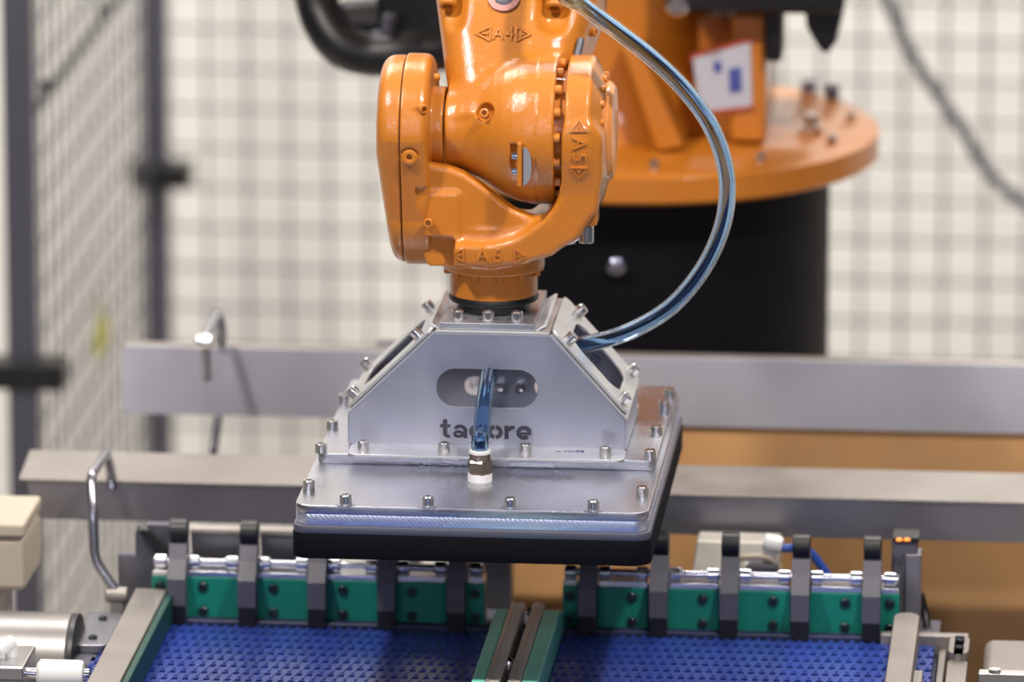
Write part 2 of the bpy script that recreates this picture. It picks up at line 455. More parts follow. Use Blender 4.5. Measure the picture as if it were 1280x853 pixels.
s = MB(); s.lathe([(66, .080), (78, .0801), (78, .097), (60, .0971)] and [(.078, .0), (.078, .018)], wl(79, 0, 0), (1, 0, 0), 48)
s.build('bearing_neck', ORANGE2, robot)
for i in range(17):
    a = math.radians(5+360/17*i)
    inst('flange_screw', SCREWO, wrist, wl(80, -87*math.cos(a), 87*math.sin(a)), ZTO((1, 0, 0)))
s = MB(); s.lathe([(.064, 0), (.064, .006), (.058, .011), (.03, .013), (.001, .0135)], wl(142, 0, 0), (1, 0, 0), 48)
cap = s.build('end_cap', mat('pinkish_orange_cap', (0.72, 0.26, 0.06), 0.3, coat=0.6), robot)
for i in range(18):
    a = math.radians(360/18*i)
    inst('cap_screw', SCREWO_S, cap, wl(137, -71*math.cos(a), 71*math.sin(a)), ZTO((1, 0, 0)))
# A6 flange, adaptor ring
s = MB(); s.lathe([(.057, 0), (.057, .033)], wl(AX6, 0, -215), (0, 0, 1), 56)
s.build('tool_flange', ORANGE2, robot)
for i in range(12):
    a = math.radians(12+30*i)
    inst('flange_screw', SCREWO_S, yoke, wl(AX6+60*math.cos(a), 60*math.sin(a), -182), ZTO((0, 0, -1)))
s = MB(); s.lathe([(.047, 0), (.047, .011), (.0565, .012), (.058, .014), (.058, .018), (.0565, .021)], wl(AX6, 0, -236), (0, 0, 1), 56)
s.build('adaptor_ring', BLACK, robot)

# port with a bare metal ring, upper screws, side screw
NV = (0, -cph, sph); NA = (0, sph, cph)
def wn(x, t, v): return wl(x, *tv_axis(t, v))
s = MB(); s.lathe([(.0205, -.004), (.0205, .003), (.0125, .0035), (.0120, .0)], wn(6, 154, -67), NV, 32)
port = s.build('port_ring', PRIMER, robot)
s = MB(); s.lathe([(.0125, -.002), (.0125, .001), (.009, .0035), (.001, .004)], wn(6, 154, -67), NV, 24)
s.build('port_plug', GRAPH, port)
BIG = socket_screw(0.0120, 0.026, ORANGE2, 20)
for px in NECK_S:
    inst('cap_screw', BIG, wrist, wn(px, 166, -66), ZTO((0, -sph, -cph)))
    s = MB(); s.cyl(wn(px, 163, -62), wn(px, 235, -60), .019, 24); s.build('screw_boss', ORANGE2, wrist)
inst('side_screw', SCREWO, wrist, wn(113, 138, -10), ZTO((1, -0.4, 0)))
inst('plug_screw', SCREWO, wrist, wl(-8, -67, 32), ZTO((0, -0.9, 0.43)))
s = MB(); s.tube([wn(96, 62, -46), wn(104, 84, -50), wn(107, 104, -52)], .005, 12); s.build('cable_strip', GRAPH, robot)

# indicator flag
s = MB(); s.box(.037, .043, -.108, -.080, -.052, .004); s.v = [tuple(OW+Vector(v)) for v in s.v]
flag = s.build('flag_bracket', ORANGE2, robot, bevel=.0015)
half = [(.0, -.0245)] + [(.0115*math.cos(math.radians(a))**.8, .0245*math.sin(math.radians(a))) for a in range(-80, 81, 10)] + [(.0, .0245)]
s = MB(); M_ = Matrix.Translation(wl(44, -104, -34+8)) @ Matrix.Rotation(math.radians(28), 4, 'Z')
s.prism(half, 'y', -.0015, .0015, M_)
tag(s.build('flag_disc', mat('grey_zinc', (0.42, 0.44, 0.50), 0.4, metal=0.5), flag, bevel=.0006), 'grey half-round metal plate')
SCREW_M = socket_screw(0.0050, 0.0080, CHROME, 16)
for z in (-20+6, -40+6):
    inst('flag_screw', SCREW_M, flag, wl(37, -98, z), ZTO((-1, 0, 0)))

# silver fittings under the fork on the right
s = MB(); c0 = at(738, 262, Y=.36)
s.box(c0.x-.006, c0.x+.010, .34, .38, c0.z-.018, c0.z+.022); s.build('fitting_lug', ORANGE2, robot, bevel=.003)
s = MB(); c1 = at(733, 292, Y=.36)
s.cyl(c1+Vector((0, -.002, -.012)), c1+Vector((.0, 0, .010)), .0095, 24, .001); s.cyl(c1+Vector((0, 0, .010)), c1+Vector((.004, 0, .034)), .0065, 20)
ft = s.build('elbow_fitting', STEEL, robot)
s = MB(); c2 = at(710, 301, Y=.36); s.cyl(c2+Vector((-.013, 0, -.002)), c2+Vector((.008, 0, .003)), .0075, 6); s.cyl(c2, c1+Vector((-.006, 0, .0)), .0055, 20)
s.build('fitting_nut', STEEL, ft)

# raised axis marks on the castings
def surf_y(f, x, z, y0=-130.0, y1=150.0, st=0.5):
    ys = np.arange(y0, y1, st, dtype=np.float32); out = np.full(len(x), y1, np.float32); done = np.zeros(len(x), bool)
    for y in ys:
        d = f(x, np.full_like(x, y), z); hit = (d < 0) & ~done; out[hit] = y; done |= hit
    return out
def on_casting(me, f, cx, cz, rot=0.0):
    # text mesh in its xy plane (mm) laid on the casting's front
    co = np.zeros(len(me.vertices)*3, np.float32); me.vertices.foreach_get('co', co); co = co.reshape(-1, 3)
    c, s_ = math.cos(rot), math.sin(rot)
    x = (cx+co[:, 0]*c-co[:, 1]*s_).astype(np.float32); z = (cz+co[:, 0]*s_+co[:, 1]*c).astype(np.float32)
    y = surf_y(f, x, z)-co[:, 2]
    co2 = np.stack([x, y, z], 1)/1000.0
    me.vertices.foreach_set('co', co2.astype(np.float32).ravel()); me.update()
    return me
def bars(segs, wd, dp):
    s = MB()
    for (ax_, ay), (bx, by) in segs:
        L = math.hypot(bx-ax_, by-ay); k = max(2, int(L/4))
        for i in range(k):
            x0, y0 = ax_+(bx-ax_)*i/k, ay+(by-ay)*i/k; x1, y1 = ax_+(bx-ax_)*(i+1)/k, ay+(by-ay)*(i+1)/k
            nx, ny = -(by-ay)/L*wd/2, (bx-ax_)/L*wd/2
            s.add([(x0+nx, y0+ny, -dp), (x0-nx, y0-ny, -dp), (x1-nx, y1-ny, -dp), (x1+nx, y1+ny, -dp),
                   (x0+nx, y0+ny, dp), (x0-nx, y0-ny, dp), (x1-nx, y1-ny, dp), (x1+nx, y1+ny, dp)],
                  [(0,1,2,3),(4,7,6,5),(0,4,5,1),(1,5,6,2),(2,6,7,3),(3,7,4,0)])
    return s.mesh('bars', smooth=False)
def axis_mark(txt, f, parent, cx, cz, rot, size, gap, tri, dep=2.4):
    me = on_casting(text_mesh(txt, size, dep, 0.05, 1.25), f, cx, cz, rot); me.materials.append(ORANGE2)
    inst('axis_lettering', me, parent, OW)
    a, b = tri
    for sgn in (-1, 1):
        g = gap*sgn
        segs = [((g, -b), (g, b)), ((g, b), (g+a*sgn, 0)), ((g+a*sgn, 0), (g, -b)), ((g+2.5*sgn, 0), (g+a*.6*sgn, 0))]
        if sgn > 0: segs.append(((g+a*.33, -a*.22), (g+a*.33, a*.22)))
        me = on_casting(bars(segs, 2.0, dep), f, cx, cz, rot); me.materials.append(ORANGE2)
        inst('direction_arrow', me, parent, OW)
axis_mark('A4', f_wrist, wrist, 8, 121, 0, 21, 17, (18, 8), 3.4)
axis_mark('A5', f_yoke, yoke, 115, -4, -math.pi/2, 26, 24, (14, 11))
axis_mark('A6', f_yoke, yoke, -1, -148, 0, 27, 33, (14, 9))

# ------------------------------------------------------------------ the robot: base, pedestal and arm
s = MB(); s.lathe([(.275, 0), (.275, FZ-.03)], (BX-.0, BY, 0), (0, 0, 1), 64); ped = s.build('pedestal', PED, robot)
tag(ped, 'black round pedestal')
pb = at(771, 332, Y=BY-.28)
s = MB(); s.lathe([(.016, 0), (.016, .004), (.0125, .011), (.001, .014)], pb, (0, -1, 0), 24); hb = s.build('round_head_bolt', CHROME, ped)
s = MB(); s.box(pb.x-.016, pb.x+.016, pb.y-.0148, pb.y-.009, pb.z-.0012, pb.z+.0012); s.build('slot', BLACK, hb)
s = MB(); s.lathe([(.335, 0), (.345, .006), (.345, .040), (.335, .046)], (BX, BY, FZ-.026), (0, 0, 1), 80); fl = s.build('base_flange', ORANGE2, robot)
for i in range(12):
    a = math.radians(8+30*i)
    inst('anchor_bolt', SCREW, fl, (BX+.305*math.cos(a), BY+.305*math.sin(a), FZ+.020))
colx = at(758, 120, Y=1.5).x
s = MB(); s.lathe([(.175, 0), (.165, .03), (.15, .10), (.145, .30), (.16, .34), (.16, .45)], (colx, BY+.02, FZ-.006), (0, 0, 1), 48)
s.build('rotating_column', ORANGE2, robot)
def pbox(x0, x1, y0, y1, Ya, Yb, M=None):
    a = at(x0, y1, Y=Ya); b = at(x1, y0, Y=Ya); return (a.x, b.x, Ya, Yb, a.z, b.z)
# ribs of the base casting
p = [at(775, 60, Y=1.30), at(800, 60, Y=1.30), at(856, 186, Y=1.30), at(820, 192, Y=1.30)]
s = MB(); th = .05
s.add([v for v in p]+[v+Vector((0, .14, 0)) for v in p], [(0,1,2,3),(7,6,5,4),(0,4,5,1),(1,5,6,2),(2,6,7,3),(3,7,4,0)])
s.build('casting_rib', ORANGE2, robot, bevel=.008)
s = MB(); s.box(*pbox(912, 958, 18, 178, 1.36, 1.62)); s.build('casting_rib', ORANGE2, robot, bevel=.008)
s = MB(); s.box(*pbox(800, 925, 20, 178, 1.46, 1.60)); s.build('connection_box', ORANGE2, robot, bevel=.006)
# rating plate, tilted in its plane, on the connection box
q = [at(866, 72, Y=1.355), at(938, 52, Y=1.355), at(940, 132, Y=1.355), at(874, 140, Y=1.355)]
s = MB(); s.add(q+[v+Vector((0, .008, 0)) for v in q], [(0,1,2,3),(7,6,5,4),(0,4,5,1),(1,5,6,2),(2,6,7,3),(3,7,4,0)])
lab = s.build('rating_plate', LABEL, robot); tag(lab, 'white rating plate with blue print and red border')
def onplate(u0, u1, v0, v1, m_, nm, dy):
    s = MB(); P = lambda u, v: q[0]*(1-u)*(1-v)+q[1]*u*(1-v)+q[2]*u*v+q[3]*(1-u)*v+Vector((0, dy, 0))
    c = [P(u0, v0), P(u1, v0), P(u1, v1), P(u0, v1)]
    s.add(c+[v+Vector((0, .001, 0)) for v in c], [(0,1,2,3),(7,6,5,4),(0,4,5,1),(1,5,6,2),(2,6,7,3),(3,7,4,0)])
    s.build(nm, m_, lab, smooth=False)
onplate(-.05, 1.05, -.06, 0, REDEDGE, 'plate_border', -.0015); onplate(-.05, 1.05, 1, 1.05, REDEDGE, 'plate_border', -.0015)
onplate(.34, .48, .18, .36, PRINT, 'printed_mark', -.0015); onplate(.60, .82, .35, .75, PRINT, 'printed_mark', -.0015)
s = MB(); s.box(*pbox(850, 876, 130, 158, 1.45, 1.47)); s.build('warning_sticker', mat('yellow_sticker', (.45, .28, .03), .5), robot)
# black drive unit above the base
s = MB(); s.box(*pbox(835, 1056, -120, 16, 1.30, 1.75)); dv = s.build('drive_unit', BLACK, robot, bevel=.01)
s = MB(); s.box(*pbox(955, 978, 10, 78, 1.34, 1.42)); s.build('drive_bracket', BLACK, dv, bevel=.006)
s = MB()
pl = [(at(a, b, Y=1.34).x, at(a, b, Y=1.34).z) for a, b in ((1005, 5), (1056, 5), (1046, 52), (1034, 68), (1024, 62), (1008, 34))]
s.prism(pl, 'y', 1.34, 1.42); s.build('drive_bracket', BLACK, dv, bevel=.004)
s = MB(); c = at(846, 8, Y=1.28); s.cyl(c, c+Vector((0, .03, 0)), .016, 20, .003); s.build('connector', STEEL, dv)
s = MB(); c = at(1014, 168, Z=FZ+.02); s.cyl(c, c+Vector((0, 0, .012)), .017, 6); s.cyl(c+Vector((0, 0, .012)), c+Vector((0, 0, .03)), .010, 18); s.build('anchor_nut', STEEL, fl)
for xx, yy_ in ((1010, 118), (1040, 124)):
    s = MB(); c = at(xx, yy_, Z=FZ+.02); s.cyl(c, c+Vector((0, 0, .02)), .011, 6); s.build('anchor_nut', GRAPH, fl)
# arm above the frame
s = MB(); s.cyl((colx-.2, BY-.02, 2.22), (colx+.2, BY-.02, 2.22), .19, 40, .02); s.build('shoulder', ORANGE2, robot)
def beam(p0, p1, w0, w1, nm):
    p0 = Vector(p0); p1 = Vector(p1); d = (p1-p0).normalized(); u = Vector((1, 0, 0)); v = d.cross(u).normalized(); s = MB()
    s.add([p0+u*a*w0+v*b*w0*.8 for a, b in ((-1,-1),(1,-1),(1,1),(-1,1))]+[p1+u*a*w1+v*b*w1*.8 for a, b in ((-1,-1),(1,-1),(1,1),(-1,1))],
          [(0,1,2,3),(7,6,5,4),(0,4,5,1),(1,5,6,2),(2,6,7,3),(3,7,4,0)])
    return s.build(nm, ORANGE2, robot, bevel=.03, seg=3)
ex = OW.x+.02
beam((colx-.28, BY-.05, 2.22), (ex-.24, 1.0, 3.02), .09, .075, 'link_arm')
s = MB(); s.cyl((colx-.36, BY-.05, 2.22), (colx-.18, BY-.05, 2.22), .16, 36, .02); s.build('shoulder', ORANGE2, robot)
el_ = wn(19, 1020, 0)
s = MB(); s.cyl((ex-.34, el_.y, el_.z), (ex+.16, el_.y, el_.z), .15, 40, .02); s.build('elbow', ORANGE2, robot)
s = MB(); s.lathe([(.085, 0), (.098, .03), (.105, .10), (.115, .5), (.14, .62), (.14, .90)], wn(19, 190, 0), NA, 40); s.build('forearm', ORANGE2, robot)
# black cable loop and motor beside the arm
lp = [at(378, -70, Y=1.25), at(392, -20, Y=1.25), at(402, 20, Y=1.22), at(425, 55, Y=1.2), at(462, 68, Y=1.2), at(505, 66, Y=1.2), at(548, 62, Y=1.22), at(620, 40, Y=1.3)]
s = MB(); s.tube(smooth_path(lp, 8), .031, 20); tag(s.build('cable_hose', BLACK, robot), 'thick black cable hose')
s = MB(); s.box(*pbox(470, 560, -60, 58, 1.24, 1.45)); mt = s.build('axis_motor', BLACK, robot, bevel=.012)
s = MB(); c = at(448, 40, Y=1.26); s.cyl(c, c+Vector((.035, .0, 0)), .017, 24, .003); s.build('motor_connector', mat('dull_connector', (.35, .35, .42), .3, metal=.9), mt)
s = MB(); c = at(425, 30, Y=1.27); e_ = at(545, 26, Y=1.29); s.cyl(c, e_, .034, 28, .006); s.build('motor_flange', BLACK, mt)
s = MB(); a0 = at(488, 18, Y=1.20); a1 = at(478, 92, Y=1.20)
for i in range(12):
    t = i/12; p0 = a0*(1-t)+a1*t; s.lathe([(.008, 0), (.0105, .003), (.008, .006)], p0, a1-a0, 14)
s.build('ribbed_conduit', GRAPH, mt)
s = MB(); s.cyl(at(520, 10, Y=1.45), Vector((colx, BY, 1.86)), .05, 24); s.build('motor_arm', ORANGE2, robot)

# ------------------------------------------------------------------ the gripper
G = thing('vacuum_gripper', (0, .3, 1.382), 'aluminium area vacuum gripper with tacore lettering and black foam pad, under the robot wrist', 'gripper')
XO = -.002
def rplate(nm, x0, x1, y0, y1, z0, z1, r, material, bevel=.0008):
    return plate2d(nm, rrect(x0, x1, y0, y1, r), [], z1-z0, Matrix.Translation((0, 0, (z0+z1)/2)), material, G, bevel)
rplate('foam_pad', XO-.226, XO+.226, -.004, .604, 1.382, 1.413, .024, FOAM)
rplate('seal_frame', XO-.225, XO+.225, -.003, .603, 1.4132, 1.4243, .020, SEAL, .0025)
rplate('suction_box', XO-.222, XO+.222, 0, .6, 1.4245, 1.4388, .020, MILL)
low = rplate('base_plate', XO-.222, XO+.222, 0, .6, 1.439, 1.45, .020, ALUP)
upp = rplate('upper_plate', XO-.217, XO+.217, .206, .596, 1.4502, 1.463, .012, ALUP)
# lower plate screws, each with a flat washer
WASH = MB(); WASH.lathe([(.0125, 0), (.0125, .0009), (.0075, .0009), (.0075, 0)], (0, 0, 0), (0, 0, 1), 24); WASH = WASH.mesh('washer'); WASH.materials.append(ALUP)
for (x, y) in ((432, 631), (535, 633), (638, 635), (742, 638)):
    c = at(x, y, Z=1.45); inst('washer', WASH, low, (c.x, c.y, 1.4501)); inst('screw', SCREW, low, (c.x, c.y, 1.4508))
for (x, y) in ((386, 612), (803, 620)):
    c = at(x, y, Z=1.45); inst('screw', SCREW, low, (c.x, c.y, 1.4501))
for (x, y) in ((401, 566), (415, 537), (430, 504), (813, 574), (821, 544), (831, 512), (838, 498)):
    c = at(x, y, Z=1.463); inst('screw', SCREW, upp, (c.x, min(c.y, .585), 1.4631))
for x in (-.14, -.05, .05, .14):
    inst('screw', SCREW, upp, (XO+x, .58, 1.4631))

# folded bracket tower
YF, YR = .2475, .434
xl, xr = -.183, .173; tl, tr = -.0715, .0755; zb, zs, zt = 1.4665, 1.5055, 1.6165
front = [(xl, zb), (xr, zb), (xr, zs), (tr, zt), (tl, zt), (xl, zs)]
slot = rrect(-.0695, .0605, 1.5185, 1.569, .0245, 10)
MXZ = Matrix.Translation((0, YF, 0)) @ Matrix.Rotation(math.radians(90), 4, 'X')
fp = plate2d('front_panel', front, [slot], .003, MXZ, ALU, G, .0005)
tag(fp, 'trapezoid aluminium front panel with slot and stencil-cut tacore')
MXZ2 = Matrix.Translation((0, YR, 0)) @ Matrix.Rotation(math.radians(90), 4, 'X')
rp_ = plate2d('rear_panel', front, [rrect(-.052, -.026, 1.487, 1.511, .0115), rrect(.040, .062, 1.488, 1.511, .0105)], .003, MXZ2, ALU, G, .0005)
for x in (-.004, .022):
    inst('screw', SCREW, rp_, (x, YR-.0015, 1.500), ZTO((0, -1, 0)))
# bottom flange of the front panel, bent toward the viewer
fo = rrect(xl+.004, xr+.002, .190, .2485, .012)
bf = plate2d('front_flange', fo, [], .004, Matrix.Translation((0, 0, 1.4652)), ALUC, fp, .0006)
for (x, y) in ((454, 563), (555, 565), (657, 567), (757, 570)):
    c = at(x, y, Z=1.467); inst('screw', SCREW, bf, (c.x, c.y, 1.4672))
rf = plate2d('rear_flange', rrect(xl, xr, .4325, .49, .012), [], .004, Matrix.Translation((0, 0, 1.4652)), ALUC, rp_, .0006)
# short upright sides
for sx, nm in ((xl, 0), (xr, 1)):
    s = MB(); s.box(sx-.0015, sx+.0015, YF, YR, zb, zs); s.build('side_panel', ALU, G)
# slanted sides: folded lip and bolted cover with a window
def slant(x0, z0, x1, z1, side):
    d = Vector((x1-x0, 0, z1-z0)); L = d.length; d.normalize(); yv = Vector((0, 1, 0)); nrm = d.cross(yv)
    if nrm.z < 0: nrm = -nrm
    def M(off):
        Mm = Matrix((d, yv, nrm)).transposed().to_4x4(); Mm.translation = Vector((x0, 0, z0))+nrm*off; return Mm
    lipm = plate2d('folded_lip', [(0, YF-.001), (L, YF-.001), (L, YR+.001), (0, YR+.001)], [rrect(.014, L-.014, YF+.02, YR-.02, .02)], .003, M(.0012), ALUC, G, .0004)
    cov = plate2d('window_cover', rrect(.004, L+.004, YF+.002, YR+.004, .012), [rrect(.026, L-.026, YF+.042, YR-.040, .026)], .004, M(.0056), ALUC, G, .0007)
    R = Matrix((d, yv, nrm)).transposed()
    for u in (.020, L-.022):
        for v in (YF+.020, YR-.016):
            inst('screw', SCREW, cov, Vector((x0, v, z0))+d*u+nrm*.0077, R)
    return cov
slant(xr+.001, zs, tr+.001, zt-.002, 1); slant(xl-.001, zs, tl-.001, zt-.002, -1)
# top
s = MB(); s.box(tl, tr, YF-.002, YR+.002, 1.6135, 1.6185); tp = s.build('top_plate', ALUC, G, bevel=.0008)
AXW = OW.x + AX6/1000
s = MB(); s.box(AXW-.060, AXW+.060, YF+.004, YR+.006, 1.6187, OW.z-.2362); ad = s.build('adaptor_block', ALUP, G, bevel=.0008)
for x in (571, 609, 645):
    c = at(x, 404, Z=OW.z-.2362); inst('screw', SCREW, ad, (c.x, YF+.022, OW.z-.236))
for sg in (-1, 1):
    s = MB(); x0 = AXW+sg*.062
    s.add([(x0, YF+.01, 1.6187), (x0+sg*.003, YF+.01, 1.6187), (x0+sg*.013, YF+.012, 1.624), (x0+sg*.010, YF+.012, 1.6255),
           (x0, YR, 1.6187), (x0+sg*.003, YR, 1.6187), (x0+sg*.013, YR, 1.624), (x0+sg*.010, YR, 1.6255)],
          [(0,1,2,3),(7,6,5,4),(0,4,5,1),(1,5,6,2),(2,6,7,3),(3,7,4,0)])
    s.build('angled_gusset', ALUC, G)
# stencil lettering tacore: heavy rounded strokes, the o split by a bridge
def ribbon(s, pts, wd, y):
    n = len(pts); L = []; R_ = []
    for i, p in enumerate(pts):
        a = Vector(pts[max(i-1, 0)]); b = Vector(pts[min(i+1, n-1)]); t = (b-a).normalized(); q = Vector((-t.y, t.x))*wd/2
        L.append(Vector(p)+q); R_.append(Vector(p)-q)
    vs = [(v.x, yy, v.y) for yy in (y, y+.0009) for v in L+R_]; m2 = 2*n; fs = []
    for i in range(n-1):
        fs += [(i, i+1, n+i+1, n+i), (m2+i, m2+n+i, m2+n+i+1, m2+i+1), (i, m2+i, m2+i+1, i+1), (n+i, n+i+1, m2+n+i+1, m2+n+i)]
    fs += [(0, n, m2+n, m2), (n-1, m2+n-1, m2+2*n-1, 2*n-1)]
    s.add(vs, fs)
tc = at(608, 540, Y=YF-.0017)
PXM = .001029; PZM = .00106
def lp_(x, y): return (tc.x+(x-608)*PXM, tc.z-(y-540)*PZM)
def larc(cx, cy, rx, ry, a0, a1, n=18): return [lp_(cx+rx*math.cos(math.radians(a0+(a1-a0)*i/n)), cy-ry*math.sin(math.radians(a0+(a1-a0)*i/n))) for i in range(n+1)]
KW = 5.4*PXM
def letter(strokes):
    s = MB()
    for k, st in enumerate(strokes): ribbon(s, st[0], st[1], YF-.0021-.00012*k)
    o = s.build('letter', STENCIL, fp, smooth=False); return o
letter([([lp_(556.4, 525.6), lp_(556.4, 545.6)], KW), ([lp_(550.3, 533.6), lp_(563.2, 533.6)], 4.0*PXM), (larc(560.5, 543.6, 4.0, 2.9, 180, 300), 4.2*PXM)])
letter([([lp_(581.6, 537), lp_(581.6, 548.8)], KW), (larc(575.0, 539.2, 6.6, 5.4, 160, 0), 4.4*PXM), (larc(573.2, 543.6, 5.0, 3.0, 0, 360), 3.8*PXM)])
letter([(larc(595.5, 540.2, 6.6, 6.2, 42, 318), KW)])
letter([(larc(619, 540.2, 6.9, 6.2, 96, 264), KW), (larc(619, 540.2, 6.9, 6.2, 84, -84), KW)])
letter([([lp_(633.2, 531.8), lp_(633.2, 548.6)], KW), (larc(640.5, 540.0, 5.2, 5.8, 165, 60), 4.8*PXM)])
letter([(larc(655, 540.2, 7.0, 6.2, 8, 312, 24), KW), ([lp_(650, 541.2), lp_(664.2, 541.2)], 3.0*PXM)])
# pen marks
pen = text_mesh('~ rn-02', .012, .0002); pen.materials.append(INK); c = at(700, 567, Z=1.4676)
inst('pen_note', pen, bf, (c.x+.012, c.y+.012, 1.4675), Matrix.Rotation(math.radians(4), 3, 'Z'))
# hose fitting on the lower plate
fc = at(600, 601, Z=1.45)
s = MB(); s.lathe([(.0155, 0), (.0155, .010)], (fc.x, fc.y, 1.45), (0, 0, 1), 28); fit = s.build('fitting_base', WHITE, G)
s = MB(); s.lathe([(.014, .0), (.0165, .002), (.0165, .016), (.014, .0185)], (fc.x, fc.y, 1.460), (0, 0, 1), 6); s.lathe([(.0135, .0), (.0135, .026)], (fc.x, fc.y, 1.460), (0, 0, 1), 28)
tag(s.build('hex_nut', BRASS, fit, ang=25), 'nickel-coloured hexagonal hose fitting')
s = MB(); s.lathe([(.0135, 0), (.0135, .004), (.0115, .005)], (fc.x, fc.y, 1.4862), (0, 0, 1), 28); s.build('release_ring', WHITE, fit)
# pen number seen in the right-hand window, on the inside of the rear panel
pn = text_mesh('70', .0145, .0003); pn.materials.append(INK); c = at(744, 449, Y=YR-.002)
inst('pen_note', pn, rp_, (c.x, YR-.0022, c.z), Matrix.Rotation(math.radians(90), 3, 'X') @ Matrix.Rotation(math.radians(-24), 3, 'Z'))

# ------------------------------------------------------------------ clear blue hose
hp = [wn(34, 345, -116), wn(52, 275, -122), at(700, -18, Y=.262), at(730, 8, Y=.255), at(768, 36, Y=.258), at(812, 70, Y=.262), at(852, 108, Y=.268), at(884, 150, Y=.275), at(904, 198, Y=.285), at(909, 245, Y=.295),
      at(900, 292, Y=.305), at(876, 340, Y=.315), at(838, 384, Y=.325), at(788, 414, Y=.332), at(742, 428, Y=.337), at(712, 431, Y=.340), at(670, 430, Y=.338), at(632, 436, Y=.318),
      at(614, 455, Y=.276), at(609, 480, Y=.232), at(604, 515, Y=.196), at(601, 550, Y=.164), Vector((fc.x, fc.y, 1.505)), Vector((fc.x, fc.y, 1.482))]
hp = smooth_path(hp, 8)
H = thing('air_hose', (fc.x, fc.y, 1.482), 'clear blue air hose looping from the wrist through the gripper window', 'hose')
s = MB(); s.tube(hp, .0110, 24, caps=False); hw = s.mesh('hose_wall')
hw.materials.append(HOSE); ho = link(bpy.data.objects.new('hose_wall', hw), H)
sd = ho.modifiers.new('wall', 'SOLIDIFY'); sd.thickness = .0038; sd.offset = -1
s = MB(); s.cyl(hp[2], hp[0], .0135, 20); s.cyl(hp[0], wn(30, 362, -98), .016, 20, .002); s.build('hose_connector', STEEL, H)

# ------------------------------------------------------------------ conveyor belts
ZB = 1.166
YB = .45     # front face of the stop blocks
CV = thing('belt_conveyor', (0, -.1, 0), 'conveyor with blue modular plastic belting below the gripper', 'conveyor')
bl = at(185, 795, Y=YB-.03).x-.055; br = at(1172, 808, Z=ZB).x
s = MB(); s.box(bl, br, -1.2, .50, ZB-.03, ZB-.012); s.build('belt_bed', BELTU, CV)
def belt_row(x0, x1, off):
    s = MB(); s.box(x0, x1, -.0152, .0050, -.008, 0)
    p = .0137; n = int((x1-x0)/p)
    for i in range(n+1):
        x = x0+p*i+off
        if x+.0058 > x1: continue
        s.box(x, x+.0058, .0045, .0152, -.008, .0004)
        s.box(x+.001, x+.0045, -.010, .0060, -.002, .0016)
    me = s.mesh('belt_row', smooth=False); me.materials.append(BELT); return me
mid0 = at(617, 790, Z=ZB).x; mid1 = at(672, 790, Z=ZB).x
for nm, a, b in (('l', bl+.004, mid0), ('r', mid1, br-.004)):
    rows = [belt_row(a, b, .001), belt_row(a, b, .0078)]
    for i in range(46):
        inst('belt_row', rows[i % 2], CV, (0, .415-.031*i, ZB))
s = MB(); s.box(bl, br, .430, .448, ZB-.02, ZB+.006); s.build('nose_bar', NAVY, CV, bevel=.003)
for x in (bl-.012, br+.002):
    s = MB(); s.box(x, x+.010, -1.2, .44, ZB-.16, ZB-.004); s.build('side_plate', STAIN, CV, bevel=.002)
for x in (bl+.03, br-.08):
    for y in (-1.1, .36):
        s = MB(); s.box(x, x+.05, y, y+.05, 0, ZB-.03); s.build('leg', STAIN, CV, bevel=.003)
# foot of the stop gates: cross bar
s = MB(); s.box(bl, br, .462, .54, ZB-.06, ZB-.001); cb = s.build('cross_bar', GRAPH, CV)

# ------------------------------------------------------------------ stop gates
DARKCB = mat('counterbore_green', (0.0, 0.11, 0.08), 0.5)
def block_mesh(wd, cols):
    s = MB(); s.box(0, wd, 0, .018, .001, .0585); return s
LEVP = [(-.002, .0), (-.014, .004), (-.026, .026), (-.026, .062), (-.010, .085), (.004, .108), (.022, .108), (.022, .0)]
lm = MB(); lm.prism(LEVP, 'x', -.0118, .0118); LEVM = lm.mesh('lever_body', smooth=False); LEVM.materials.append(GRAPH)
rm = MB(); rm.cyl((-.0115, 0, 0), (.0115, 0, 0), .0165, 28, .001); ROLM = rm.mesh('lever_roller'); ROLM.materials.append(BLACK)
fm = MB(); fm.prism([(-.0265, .001), (-.0275, .026), (-.010, .026), (-.010, .001)], 'x', -.0112, .0112); FOOTM = fm.mesh('lever_foot', smooth=False); FOOTM.materials.append(BLACK)
cm = MB(); cm.lathe([(.0085, 0), (.0098, .0012), (.0098, .0148), (.0085, .016)], (-.008, 0, 0), (1, 0, 0), 24); COLM = cm.mesh('collar'); COLM.materials.append(CHROME)
